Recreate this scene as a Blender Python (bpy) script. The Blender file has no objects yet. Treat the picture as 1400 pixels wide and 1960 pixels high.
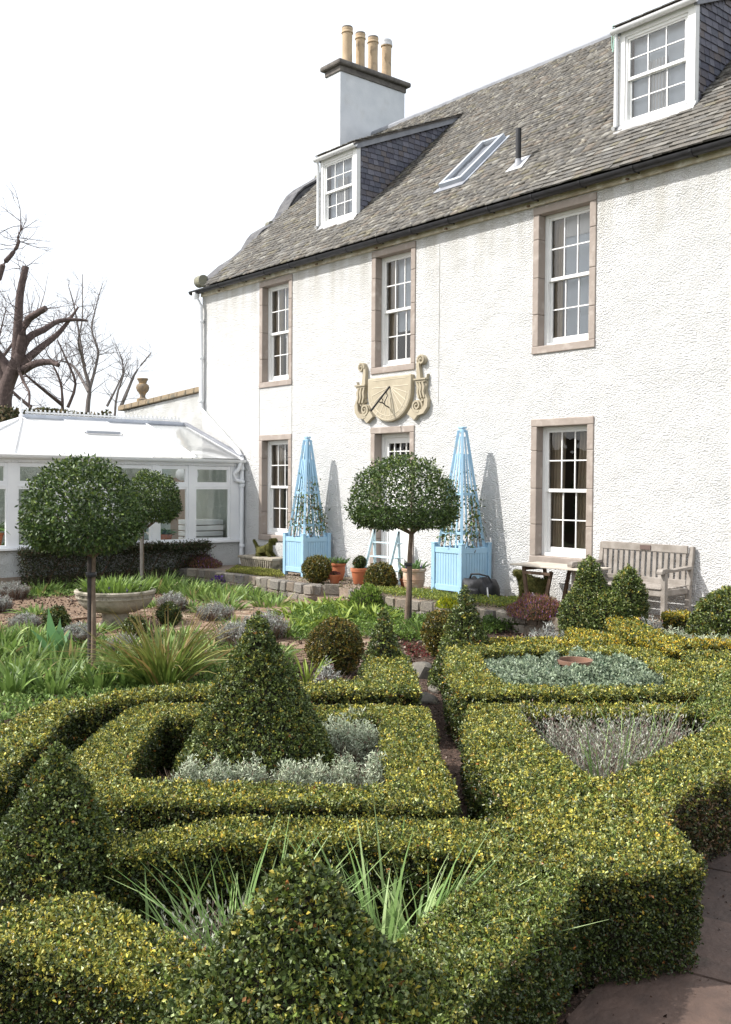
import bpy, bmesh, math, random
import numpy as np
from mathutils import Vector, Matrix
PI = math.pi
rng = np.random.default_rng(7)
random.seed(7)
SC = bpy.context.scene
COL = SC.collection

# ---------------------------------------------------------------- camera
cam = bpy.data.cameras.new('camera'); cam_o = bpy.data.objects.new('camera', cam); COL.objects.link(cam_o)
cam.sensor_fit = 'VERTICAL'; cam.sensor_height = 36; cam.lens = 34.70; cam.clip_start = .05; cam.clip_end = 2000
yaw, pit, rol = math.radians(49.96), math.radians(-1.668), math.radians(.3756)
fw = Vector((-math.sin(yaw)*math.cos(pit), math.cos(yaw)*math.cos(pit), math.sin(pit)))
ri = Vector((math.cos(yaw), math.sin(yaw), 0)); up = ri.cross(fw)
r2 = ri*math.cos(rol)+up*math.sin(rol); u2 = -ri*math.sin(rol)+up*math.cos(rol)
cam_o.matrix_world = Matrix(((r2.x, u2.x, -fw.x, 0), (r2.y, u2.y, -fw.y, 0), (r2.z, u2.z, -fw.z, 2.0), (0, 0, 0, 1)))
SC.camera = cam_o

# ---------------------------------------------------------------- sky and sun
sun_dir = Vector((-.58, -.88, 1.02)).normalized()          # towards the sun
elev = math.asin(sun_dir.z)
wd = bpy.data.worlds.new('World'); SC.world = wd; wd.use_nodes = True
wn = wd.node_tree; bg = wn.nodes['Background']
sky = wn.nodes.new('ShaderNodeTexSky'); sky.sky_type = 'NISHITA'; sky.sun_disc = False
sky.sun_elevation = elev; sky.sun_rotation = math.atan2(sun_dir.x, sun_dir.y)
sky.air_density = 1.0; sky.dust_density = 6.0; sky.ozone_density = 1.0; sky.altitude = 0
hs = wn.nodes.new('ShaderNodeHueSaturation'); hs.inputs['Saturation'].default_value = .7
veil = wn.nodes.new('ShaderNodeMix'); veil.data_type = 'RGBA'; veil.inputs[0].default_value = .70          # even bright veil of thin high cloud
veil.inputs[7].default_value = (6.6, 6.9, 7.3, 1)
wn.links.new(sky.outputs[0], hs.inputs['Color']); wn.links.new(hs.outputs[0], veil.inputs[6]); wn.links.new(veil.outputs[2], bg.inputs[0])
bg.inputs[1].default_value = .125
sl = bpy.data.lights.new('sun', 'SUN'); sl.energy = 3.1; sl.angle = math.radians(.8); sl.color = (1, .965, .91)
so = bpy.data.objects.new('sun', sl); COL.objects.link(so)
so.rotation_euler = (-sun_dir).to_track_quat('-Z', 'Y').to_euler()
vs = SC.view_settings; vs.view_transform = 'Standard'; vs.look = 'None'; vs.gamma = 1; vs.use_curve_mapping = False
vs.exposure = .88

# ---------------------------------------------------------------- object helpers
OFF = {}
def empty(name, label=None, cat=None, loc=(0, 0, 0), group=None, parent=None):
    o = bpy.data.objects.new(name, None); COL.objects.link(o)
    o.empty_display_size = .2
    if parent is None:
        o.location = loc; OFF[o.name] = Vector(loc)
    else:
        o.parent = parent; OFF[o.name] = OFF[parent.name]
    tag(o, label, cat, group)
    return o
def tag(o, label=None, cat=None, group=None, kind=None):
    if label: o['label'] = label
    if cat: o['category'] = cat
    if group: o['group'] = group
    if kind: o['kind'] = kind
    return o
def link_mesh(name, me, parent=None, loc=None, rot=None):
    o = bpy.data.objects.new(name, me); COL.objects.link(o)
    base = Vector((0, 0, 0))
    if parent is not None:
        o.parent = parent; base = OFF[parent.name]
    OFF[o.name] = base
    if loc is not None: o.location = Vector(loc)-base
    if rot is not None: o.rotation_euler = rot
    return o
def np_mesh(name, V, F, mat, parent=None, col=None, smooth=False, kind=None, local=False):
    """V (n,3) world coordinates, F (m,3) or (m,4) index array."""
    V = np.asarray(V, dtype=np.float64); F = np.asarray(F, dtype=np.int32)
    base = np.array(OFF[parent.name]) if parent is not None else np.zeros(3)
    me = bpy.data.meshes.new(name)
    n, k = len(V), F.shape[1]
    me.vertices.add(n); me.vertices.foreach_set('co', (V-base).astype(np.float32).ravel())
    me.loops.add(F.size); me.loops.foreach_set('vertex_index', F.ravel())
    me.polygons.add(len(F)); me.polygons.foreach_set('loop_start', np.arange(0, F.size, k, dtype=np.int32))
    if smooth: me.polygons.foreach_set('use_smooth', np.ones(len(F), dtype=bool))
    me.update(calc_edges=True)
    if col is not None:
        a = me.color_attributes.new('Col', 'FLOAT_COLOR', 'POINT')
        c = np.ones((n, 4), dtype=np.float32); c[:, :3] = col
        a.data.foreach_set('color', c.ravel())
    me.materials.append(mat)
    o = link_mesh(name, me, parent)
    if kind: o['kind'] = kind
    return o

class MB:
    """collects polygons; build() links them as one mesh object"""
    def __init__(s): s.v = []; s.f = []; s.c = []
    def add(s, vs, fs, col=None):
        n = len(s.v); s.v += [tuple(v) for v in vs]; s.f += [tuple(i+n for i in f) for f in fs]
        s.c += [col or (1, 1, 1)]*len(vs); return s
    def box(s, x0, x1, y0, y1, z0, z1, col=None):
        return s.add([(x0,y0,z0),(x1,y0,z0),(x1,y1,z0),(x0,y1,z0),(x0,y0,z1),(x1,y0,z1),(x1,y1,z1),(x0,y1,z1)],
                     [(0,3,2,1),(4,5,6,7),(0,1,5,4),(1,2,6,5),(2,3,7,6),(3,0,4,7)], col)
    def obox(s, a, b, w, h, up=(0, 0, 1), col=None):
        """a bar from a to b, w wide and h along up"""
        a = Vector(a); b = Vector(b); d = (b-a).normalized(); u = Vector(up)
        sd = d.cross(u).normalized(); u = sd.cross(d).normalized()
        vs = []
        for p in (a, b):
            for (i, j) in ((-1,-1),(1,-1),(1,1),(-1,1)): vs.append(p+sd*i*w/2+u*j*h/2)
        return s.add(vs, [(0,1,2,3),(7,6,5,4),(0,4,5,1),(1,5,6,2),(2,6,7,3),(3,7,4,0)], col)
    def quad(s, a, b, c, d, col=None): return s.add([a, b, c, d], [(0,1,2,3)], col)
    def tube(s, pts, rad, k=8, col=None, cap=True):
        pts = [Vector(p) for p in pts]
        if not hasattr(rad, '__len__'): rad = [rad]*len(pts)
        vs = []; fs = []; n = len(pts)
        ref = Vector((.13, .27, 1)).normalized()
        for i, p in enumerate(pts):
            d = (pts[min(i+1, n-1)]-pts[max(i-1, 0)]).normalized()
            r_ = ref if abs(d.dot(ref)) < .95 else Vector((1, .2, 0)).normalized()
            a = d.cross(r_).normalized(); b = d.cross(a).normalized()
            for j in range(k):
                t = 2*PI*j/k; vs.append(p+(a*math.cos(t)+b*math.sin(t))*rad[i])
        for i in range(n-1):
            for j in range(k):
                fs.append((i*k+j, i*k+(j+1) % k, (i+1)*k+(j+1) % k, (i+1)*k+j))
        if cap: fs.append(tuple(range(k))[::-1]); fs.append(tuple((n-1)*k+j for j in range(k)))
        return s.add(vs, fs, col)
    def lathe(s, c, prof, k=24, col=None, sx=1, sy=1):
        vs = []; fs = []; n = len(prof)
        for (r, z) in prof:
            for j in range(k):
                t = 2*PI*j/k; vs.append((c[0]+r*math.cos(t)*sx, c[1]+r*math.sin(t)*sy, c[2]+z))
        for i in range(n-1):
            for j in range(k): fs.append((i*k+j, i*k+(j+1) % k, (i+1)*k+(j+1) % k, (i+1)*k+j))
        fs.append(tuple(range(k))[::-1]); fs.append(tuple((n-1)*k+j for j in range(k)))
        return s.add(vs, fs, col)
    def prism(s, poly, fn, t0, t1, col=None):
        """poly of 2D points; fn(u, v, t) -> xyz"""
        n = len(poly); vs = [fn(u, v, t0) for u, v in poly]+[fn(u, v, t1) for u, v in poly]
        fs = [tuple(range(n))[::-1], tuple(range(n, 2*n))]+[(i, (i+1) % n, n+(i+1) % n, n+i) for i in range(n)]
        return s.add(vs, fs, col)
    def build(s, name, mat, parent=None, smooth=False, bevel=0, kind=None, label=None, fix=True):
        base = OFF[parent.name] if parent is not None else Vector((0, 0, 0))
        me = bpy.data.meshes.new(name)
        me.from_pydata([tuple(Vector(v)-base) for v in s.v], [], s.f)
        if fix:
            bm = bmesh.new(); bm.from_mesh(me); bmesh.ops.recalc_face_normals(bm, faces=bm.faces); bm.to_mesh(me); bm.free()
        if any(c != (1, 1, 1) for c in s.c):
            a = me.color_attributes.new('Col', 'FLOAT_COLOR', 'POINT')
            a.data.foreach_set('color', np.array([list(c)+[1] for c in s.c], dtype=np.float32).ravel())
        if smooth:
            me.polygons.foreach_set('use_smooth', [True]*len(me.polygons))
        me.materials.append(mat)
        o = link_mesh(name, me, parent)
        if smooth:
            m = o.modifiers.new('edges', 'EDGE_SPLIT'); m.split_angle = math.radians(40)
        if bevel:
            m = o.modifiers.new('bevel', 'BEVEL'); m.width = bevel; m.segments = 2; m.limit_method = 'ANGLE'
        if kind: o['kind'] = kind
        if label: o['label'] = label
        return o

# ---------------------------------------------------------------- materials
def mat(name, c1, c2=None, rough=.7, scale=6., bump=0., bscale=None, attr=False, spec=.4, stain=None, sscale=1.2,
        metal=0., transl=0., coords='Object', detail=6, stretch=None, attr_only=True, coat=0.):
    m = bpy.data.materials.new(name); m.use_nodes = True; nt = m.node_tree; N = nt.nodes; L = nt.links
    b = N['Principled BSDF']; out = N['Material Output']
    b.inputs['Roughness'].default_value = rough; b.inputs['Metallic'].default_value = metal
    b.inputs['Specular IOR Level'].default_value = spec
    tc = N.new('ShaderNodeTexCoord'); src = tc.outputs[coords]
    if stretch:
        mp = N.new('ShaderNodeMapping'); mp.inputs['Scale'].default_value = stretch
        L.new(src, mp.inputs[0]); src = mp.outputs[0]
    no = N.new('ShaderNodeTexNoise'); no.inputs['Scale'].default_value = scale; no.inputs['Detail'].default_value = detail
    L.new(src, no.inputs['Vector'])
    cr = N.new('ShaderNodeValToRGB'); cr.color_ramp.elements[0].position = .33; cr.color_ramp.elements[1].position = .67
    c2 = c2 or c1
    cr.color_ramp.elements[0].color = (*c1, 1); cr.color_ramp.elements[1].color = (*c2, 1)
    L.new(no.outputs['Fac'], cr.inputs[0]); colr = cr.outputs[0]
    if attr:
        at = N.new('ShaderNodeAttribute'); at.attribute_name = 'Col'
        mx = N.new('ShaderNodeMix'); mx.data_type = 'RGBA'; mx.blend_type = 'MULTIPLY'; mx.inputs[0].default_value = 1
        L.new(at.outputs['Color'], mx.inputs[6]); L.new(colr, mx.inputs[7]); colr = mx.outputs[2]
    if stain:
        n2 = N.new('ShaderNodeTexNoise'); n2.inputs['Scale'].default_value = sscale; n2.inputs['Detail'].default_value = 8
        L.new(src, n2.inputs['Vector'])
        r2_ = N.new('ShaderNodeValToRGB'); r2_.color_ramp.elements[0].position = stain[1]; r2_.color_ramp.elements[1].position = stain[2]
        r2_.color_ramp.elements[0].color = (0, 0, 0, 1); r2_.color_ramp.elements[1].color = (1, 1, 1, 1)
        L.new(n2.outputs['Fac'], r2_.inputs[0])
        m2 = N.new('ShaderNodeMix'); m2.data_type = 'RGBA'; L.new(r2_.outputs[0], m2.inputs[0])
        L.new(colr, m2.inputs[6]); m2.inputs[7].default_value = (*stain[0], 1); colr = m2.outputs[2]
    L.new(colr, b.inputs['Base Color'])
    if bump:
        n3 = N.new('ShaderNodeTexNoise'); n3.inputs['Scale'].default_value = bscale or scale*4; n3.inputs['Detail'].default_value = 4
        L.new(src, n3.inputs['Vector'])
        bp = N.new('ShaderNodeBump'); bp.inputs['Strength'].default_value = 1; bp.inputs['Distance'].default_value = bump
        L.new(n3.outputs['Fac'], bp.inputs['Height']); L.new(bp.outputs[0], b.inputs['Normal'])
    if transl:
        tr = N.new('ShaderNodeBsdfTranslucent'); L.new(colr, tr.inputs[0])
        ms = N.new('ShaderNodeMixShader'); ms.inputs[0].default_value = transl
        L.new(b.outputs[0], ms.inputs[1]); L.new(tr.outputs[0], ms.inputs[2]); L.new(ms.outputs[0], out.inputs[0])
    return m

def harl_mat(name, c1, c2, streak=True):
    """roughcast: knobbly aggregate relief, weathering near the eaves and ground"""
    m = mat(name, c1, c2, rough=.9, scale=2.2, spec=.2)
    nt = m.node_tree; N = nt.nodes; L = nt.links; b = N['Principled BSDF']
    tc = N.new('ShaderNodeTexCoord')
    v = N.new('ShaderNodeTexNoise'); v.inputs['Scale'].default_value = 46; v.inputs['Detail'].default_value = 3; v.inputs['Roughness'].default_value = .55
    v2 = N.new('ShaderNodeTexVoronoi'); v2.inputs['Scale'].default_value = 62; v2.feature = 'SMOOTH_F1'
    v3 = N.new('ShaderNodeTexNoise'); v3.inputs['Scale'].default_value = 3.; v3.inputs['Detail'].default_value = 2
    for q in (v, v2, v3): L.new(tc.outputs['Object'], q.inputs['Vector'])
    a1 = N.new('ShaderNodeMath'); a1.operation = 'MULTIPLY_ADD'; a1.inputs[1].default_value = -.55
    L.new(v2.outputs['Distance'], a1.inputs[0]); L.new(v.outputs['Fac'], a1.inputs[2])
    a2 = N.new('ShaderNodeMath'); a2.operation = 'MULTIPLY_ADD'; a2.inputs[1].default_value = 1.2
    L.new(v3.outputs['Fac'], a2.inputs[0]); L.new(a1.outputs[0], a2.inputs[2])
    bp = N.new('ShaderNodeBump'); bp.inputs['Strength'].default_value = 1.; bp.inputs['Distance'].default_value = .040
    L.new(a2.outputs[0], bp.inputs['Height']); L.new(bp.outputs[0], b.inputs['Normal'])
    if streak:
        # run-off streaks: stretched vertically, fading down from the eaves; splash dirt at the foot
        mp = N.new('ShaderNodeMapping'); mp.inputs['Scale'].default_value = (3.5, 3.5, .35); L.new(tc.outputs['Object'], mp.inputs[0])
        sn = N.new('ShaderNodeTexNoise'); sn.inputs['Scale'].default_value = 1.; sn.inputs['Detail'].default_value = 6; L.new(mp.outputs[0], sn.inputs['Vector'])
        sx = N.new('ShaderNodeSeparateXYZ'); L.new(tc.outputs['Object'], sx.inputs[0])
        mr = N.new('ShaderNodeMapRange'); mr.inputs[1].default_value = 5.0; mr.inputs[2].default_value = 6.3; L.new(sx.outputs['Z'], mr.inputs[0])
        mr2 = N.new('ShaderNodeMapRange'); mr2.inputs[1].default_value = .75; mr2.inputs[2].default_value = .3; L.new(sx.outputs['Z'], mr2.inputs[0])
        ad = N.new('ShaderNodeMath'); ad.operation = 'ADD'; L.new(mr.outputs[0], ad.inputs[0]); L.new(mr2.outputs[0], ad.inputs[1])
        cr = N.new('ShaderNodeMapRange'); cr.inputs[1].default_value = .42; cr.inputs[2].default_value = .7; L.new(sn.outputs['Fac'], cr.inputs[0])
        mu = N.new('ShaderNodeMath'); mu.operation = 'MULTIPLY'; L.new(ad.outputs[0], mu.inputs[0]); L.new(cr.outputs[0], mu.inputs[1])
        m3 = N.new('ShaderNodeMath'); m3.operation = 'MULTIPLY'; m3.inputs[1].default_value = .75; L.new(mu.outputs[0], m3.inputs[0])
        old = b.inputs['Base Color'].links[0].from_socket
        mx = N.new('ShaderNodeMix'); mx.data_type = 'RGBA'; L.new(m3.outputs[0], mx.inputs[0]); L.new(old, mx.inputs[6]); mx.inputs[7].default_value = (.36, .33, .26, 1)
        L.new(mx.outputs[2], b.inputs['Base Color'])
    return m

M = {}
M['harl'] = harl_mat('white_harling', (.70, .70, .695), (.635, .635, .63))
M['render'] = harl_mat('old_white_render', (.66, .67, .66), (.52, .52, .50), False)
M['smooth_render'] = mat('chimney_render', (.64, .655, .68), (.56, .58, .61), rough=.85, scale=3, bump=.004, bscale=40, stain=((.45, .44, .42), .55, .8))
M['stone_paint'] = mat('mauve_painted_stone', (.335, .285, .25), (.285, .24, .21), rough=.75, scale=4, bump=.012, bscale=9, stain=((.45, .40, .36), .55, .75), sscale=5)
M['sandstone'] = mat('carved_sandstone', (.42, .37, .275), (.35, .305, .225), rough=.85, scale=7, bump=.003, bscale=60)
M['line_stone'] = mat('incised_line', (.68, .62, .50), rough=.8)
M['white_wood'] = mat('white_gloss_wood', (.80, .80, .79), (.74, .74, .73), rough=.35, scale=5, bump=.0015, bscale=30, stain=((.55, .53, .48), .66, .8), sscale=9)
M['upvc'] = mat('white_plastic', (.78, .79, .80), (.72, .73, .75), rough=.3, scale=3)
M['slate'] = mat('weathered_slate', (.85, .85, .85), (1.15, 1.1, 1.0), attr=True, rough=.75, scale=14, bump=.004, bscale=50, stain=((.42, .40, .33), .60, .72), sscale=13)
M['shade_blue_slate'] = mat('shade_blue_slate', (.8, .8, .8), (1.2, 1.2, 1.2), attr=True, rough=.5, scale=9, bump=.003, bscale=30)  # slate of the dormer cheeks, shade put into its colour
M['underlay'] = mat('roof_underlay', (.05, .045, .04), rough=1)
M['lead'] = mat('lead_sheet', (.22, .23, .26), (.30, .31, .34), rough=.55, scale=5, bump=.003)
M['black_iron'] = mat('black_iron', (.018, .018, .02), (.03, .03, .035), rough=.4, scale=8)
M['pot_clay'] = mat('buff_chimney_clay', (.50, .38, .25), (.42, .31, .20), rough=.85, scale=5, stain=((.12, .10, .09), .58, .75), sscale=4)
M['cap_stone'] = mat('sooty_stone', (.10, .09, .085), (.17, .155, .14), rough=.95, scale=8, bump=.01)
M['coping'] = mat('tawny_coping', (.27, .205, .13), (.19, .155, .11), rough=.95, scale=6, bump=.01, stain=((.10, .10, .08), .55, .7), sscale=4)
M['terracotta'] = mat('terracotta', (.42, .135, .06), (.36, .12, .055), rough=.8, scale=6, stain=((.5, .34, .25), .62, .8), sscale=8)
M['pale_terracotta'] = mat('pale_terracotta', (.44, .29, .20), (.38, .23, .155), rough=.85, scale=5, stain=((.55, .47, .38), .5, .7), sscale=7)
M['grey_stone'] = mat('garden_stone', (.8, .8, .8), (1.25, 1.2, 1.15), attr=True, rough=.95, scale=9, bump=.012, bscale=22, stain=((.30, .28, .2), .62, .72), sscale=10)
M['bowl_stone'] = mat('bowl_stone', (.40, .36, .29), (.28, .25, .20), rough=.95, scale=9, bump=.008, stain=((.12, .115, .08), .52, .68), sscale=6)
M['flag'] = mat('flagstone', (.75, .75, .75), (1.2, 1.15, 1.1), attr=True, rough=.7, scale=4, bump=.008, bscale=12, stain=((.045, .05, .03), .60, .74), sscale=3)
M['brick'] = mat('path_brick', (.8, .8, .8), (1.2, 1.2, 1.15), attr=True, rough=.95, scale=15, bump=.004)
M['soil'] = mat('garden_soil', (.035, .022, .016), (.10, .062, .045), rough=1, scale=26, bump=.03, bscale=45, stain=((.16, .11, .08), .58, .68), sscale=34)
M['patio'] = mat('patio_gravel', (.22, .17, .13), (.30, .24, .19), rough=1, scale=14, bump=.01, bscale=80)
M['field'] = mat('rough_grass_land', (.05, .07, .025), (.08, .09, .035), rough=1, scale=.4, bump=.03, bscale=6)
M['blue_paint'] = mat('powder_blue_paint', (.335, .525, .68), (.30, .49, .65), rough=.6, scale=5, bump=.002, bscale=40, stain=((.34, .45, .50), .58, .78), sscale=7)
M['pale_blue_paint'] = mat('faded_pale_blue_paint', (.50, .62, .66), (.44, .57, .62), rough=.6, scale=6)
M['weathered_wood'] = mat('silvered_teak', (.215, .19, .165), (.33, .30, .27), rough=.85, scale=3, bump=.003, bscale=30, stretch=(3, 3, 3))
M['table_wood'] = mat('bleached_tabletop', (.55, .50, .43), (.44, .39, .33), rough=.8, scale=6)
M['dark_wood'] = mat('dark_stained_wood', (.09, .055, .035), (.14, .09, .06), rough=.8, scale=8)
M['bark'] = mat('tree_bark', (.075, .053, .048), (.13, .095, .088), rough=.95, scale=9, bump=.02, bscale=20)  # lifted a little to hold distance haze
M['hazed_bark'] = mat('hazed_bark', (.14, .12, .115), (.22, .195, .185), rough=.95, scale=9)  # greyer and lighter: distance haze put into the bark colour
M['stem_bark'] = mat('smooth_stem_bark', (.13, .09, .065), (.20, .15, .11), rough=.85, scale=14, bump=.003)
M['stake'] = mat('dark_stake', (.035, .03, .028), (.06, .05, .045), rough=.85, scale=14)
M['core'] = mat('twiggy_interior', (.014, .016, .007), (.03, .024, .012), rough=1, scale=30, bump=.02)
M['leaf'] = mat('box_leaf', (.9, .9, .9), (1.1, 1.1, 1.1), attr=True, rough=.36, scale=2, spec=.42, transl=.14)
M['gloss_leaf'] = mat('glossy_evergreen_leaf', (.9, .9, .9), (1.1, 1.1, 1.1), attr=True, rough=.42, scale=2, spec=.35, transl=.14)
M['soft_leaf'] = mat('soft_leaf', (.9, .9, .9), (1.1, 1.1, 1.1), attr=True, rough=.5, scale=2, spec=.35, transl=.3)
M['dry'] = mat('felted_leaf', (.9, .9, .9), (1.1, 1.1, 1.1), attr=True, rough=.8, scale=2, spec=.15, transl=.15)
M['moss'] = mat('moss', (.06, .065, .015), (.12, .11, .03), rough=1, scale=18, bump=.02, bscale=60)
M['bag'] = mat('black_nylon', (.012, .012, .014), (.02, .02, .024), rough=.6, scale=8, bump=.01, bscale=10)
M['curtain'] = mat('buff_curtain', (.50, .42, .31), (.36, .29, .21), rough=.95, scale=3)
M['net'] = mat('sky_pale_blind', (.62, .68, .75), (.56, .62, .70), rough=.95, scale=2)  # blue-grey paleness also holds the sky reflected in upper panes
M['net_white'] = mat('white_voile', (.70, .70, .70), (.62, .62, .63), rough=.95, scale=2)
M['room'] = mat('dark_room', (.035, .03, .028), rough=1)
M['ivy_brick'] = mat('old_brick_wall', (.12, .085, .06), (.19, .14, .10), rough=1, scale=5, bump=.02)
M['rope'] = mat('pale_green_rope', (.35, .55, .47), rough=.8)
M['cloth'] = mat('cushion_cloth', (.45, .40, .36), (.25, .45, .42), rough=.95, scale=5)

def glass_mat(name, tint=(1, 1, 1), gain=1.8, rough=.01, milk=0.):
    m = bpy.data.materials.new(name); m.use_nodes = True; N = m.node_tree.nodes; L = m.node_tree.links
    N.remove(N['Principled BSDF']); out = N['Material Output']
    fr = N.new('ShaderNodeFresnel'); fr.inputs[0].default_value = 1.5
    mu = N.new('ShaderNodeMath'); mu.operation = 'MULTIPLY'; mu.inputs[1].default_value = gain; mu.use_clamp = True; L.new(fr.outputs[0], mu.inputs[0])
    t = N.new('ShaderNodeBsdfTransparent'); t.inputs[0].default_value = (*tint, 1)
    g = N.new('ShaderNodeBsdfGlossy'); g.inputs['Roughness'].default_value = rough
    tc = N.new('ShaderNodeTexCoord'); no = N.new('ShaderNodeTexNoise'); no.inputs['Scale'].default_value = 2.5; L.new(tc.outputs['Object'], no.inputs['Vector'])
    bp = N.new('ShaderNodeBump'); bp.inputs['Distance'].default_value = .006; L.new(no.outputs['Fac'], bp.inputs['Height']); L.new(bp.outputs[0], g.inputs['Normal'])
    ms = N.new('ShaderNodeMixShader'); L.new(mu.outputs[0], ms.inputs[0]); L.new(t.outputs[0], ms.inputs[1]); L.new(g.outputs[0], ms.inputs[2])
    last = ms.outputs[0]
    if milk:
        d = N.new('ShaderNodeBsdfTranslucent'); d.inputs[0].default_value = (.93, .94, .95, 1)
        d2 = N.new('ShaderNodeBsdfDiffuse'); d2.inputs[0].default_value = (.93, .94, .95, 1)
        ma = N.new('ShaderNodeMixShader'); ma.inputs[0].default_value = .55; L.new(d.outputs[0], ma.inputs[1]); L.new(d2.outputs[0], ma.inputs[2])
        mb = N.new('ShaderNodeMixShader'); mb.inputs[0].default_value = milk; L.new(last, mb.inputs[1]); L.new(ma.outputs[0], mb.inputs[2]); last = mb.outputs[0]
    L.new(last, out.inputs[0])
    return m
M['glass'] = glass_mat('window_glass')
M['cons_glass'] = glass_mat('conservatory_glass', tint=(.90, .94, .92), gain=1.3)
M['poly'] = glass_mat('white_polycarbonate', milk=.88)
M['cleartop'] = glass_mat('clear_roof_panel', tint=(.9, .93, .92), gain=2., milk=.25)

# ---------------------------------------------------------------- foliage helpers
def unit(a):
    return a/np.maximum(np.linalg.norm(a, axis=1, keepdims=True), 1e-9)
def rnd_unit(n):
    return unit(rng.normal(size=(n, 3)))
def pick(n, pal, jitter=.22):
    """pal: list of (weight, (r,g,b))"""
    w = np.array([p[0] for p in pal], float); w /= w.sum()
    c = np.array([p[1] for p in pal])[rng.choice(len(pal), n, p=w)]
    return c*(1+rng.normal(0, jitter, (n, 1))).clip(.5, 1.7)
def leaves(name, P, A, L, Wd, col, m, parent, fold=.25, kind='stuff', label=None):
    """folded lozenge leaves: base P, axis A"""
    n = len(P); A = unit(A); S = unit(np.cross(A, rnd_unit(n))); Nn = np.cross(A, S)
    L = np.broadcast_to(np.asarray(L, float), (n,))[:, None]; Wd = np.broadcast_to(np.asarray(Wd, float), (n,))[:, None]
    V = np.empty((n, 4, 3))
    V[:, 0] = P; V[:, 1] = P+A*L*.52+S*Wd*.5+Nn*Wd*fold; V[:, 2] = P+A*L; V[:, 3] = P+A*L*.52-S*Wd*.5+Nn*Wd*fold
    i = np.arange(n)[:, None]*4
    F = np.concatenate([i+np.array([[0, 1, 2]]), i+np.array([[0, 2, 3]])])
    C = np.repeat(col, 4, axis=0)
    o = np_mesh(name, V.reshape(-1, 3), F, m, parent, col=C, kind=kind)
    if label: o['label'] = label
    return o
def blades(name, P, D, L, Wd, bend, col, m, parent, seg=5, kind='stuff', tipcol=None, flop=None):
    """strap leaves: start P, direction D, arching over by bend (fraction of length)"""
    n = len(P); D = unit(D); L = np.broadcast_to(np.asarray(L, float), (n,)); Wd = np.broadcast_to(np.asarray(Wd, float), (n,)); bend = np.broadcast_to(np.asarray(bend, float), (n,))
    H = D.copy(); H[:, 2] = 0; H = unit(H+rng.normal(0, .02, (n, 3))*[1, 1, 0])
    S = unit(np.cross(D, H+np.array([0, 0, .3]))+rng.normal(0, .35, (n, 3)))
    V = np.empty((n, (seg+1)*2, 3)); Cc = np.empty((n, (seg+1)*2, 3))
    for k in range(seg+1):
        t = k/seg
        p = P+D*(L*t)[:, None]+H*(bend*L*t*t*.7)[:, None]; p[:, 2] -= bend*L*t**2.2*.75
        w = Wd*(1-t**3)*(.75+.5*math.sin(PI*min(t*1.2, 1)))*.5+.0005
        V[:, 2*k] = p+S*w[:, None]; V[:, 2*k+1] = p-S*w[:, None]
        cc = col if tipcol is None else col*(1-t**3)+np.asarray(tipcol)*t**3
        Cc[:, 2*k] = cc; Cc[:, 2*k+1] = cc
    i = np.arange(n)[:, None]*((seg+1)*2)
    F = np.concatenate([i+np.array([[2*k, 2*k+1, 2*k+3, 2*k+2]]) for k in range(seg)])
    return np_mesh(name, V.reshape(-1, 3), F, m, parent, col=Cc.reshape(-1, 3), smooth=True, kind=kind)
def wob(P, f=9., s=0):
    x, y, z = P[:, 0]*f, P[:, 1]*f, P[:, 2]*f
    return (np.sin(x*1.3+1.7*np.sin(y*.9+s)+s)+np.sin(y*1.7+z*1.1+2.1*s)+np.sin(z*1.9+x*.7+s*3.3)+.6*np.sin(x*3.1+y*2.7+s))/3.6

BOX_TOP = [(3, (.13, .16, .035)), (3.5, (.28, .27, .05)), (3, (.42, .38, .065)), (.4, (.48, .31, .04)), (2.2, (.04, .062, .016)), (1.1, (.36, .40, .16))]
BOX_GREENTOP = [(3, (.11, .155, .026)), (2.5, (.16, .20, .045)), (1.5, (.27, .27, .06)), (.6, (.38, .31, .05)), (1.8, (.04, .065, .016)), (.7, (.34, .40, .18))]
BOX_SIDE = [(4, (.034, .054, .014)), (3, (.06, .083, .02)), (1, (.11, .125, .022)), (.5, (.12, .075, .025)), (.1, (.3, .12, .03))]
BOX_CONE = [(3, (.036, .058, .016)), (3.5, (.085, .115, .03)), (1., (.19, .24, .10)), (1.2, (.12, .135, .024)), (.35, (.28, .23, .03)), (.15, (.22, .10, .03))]  # palest tints imitate white sky gloss on the leaves
BOX_BRONZE = [(3, (.055, .068, .016)), (3, (.10, .10, .02)), (2, (.20, .16, .025)), (1, (.26, .15, .03))]
BOX_FRESH = [(3, (.05, .10, .018)), (3, (.09, .16, .025)), (1, (.16, .23, .04))]

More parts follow.
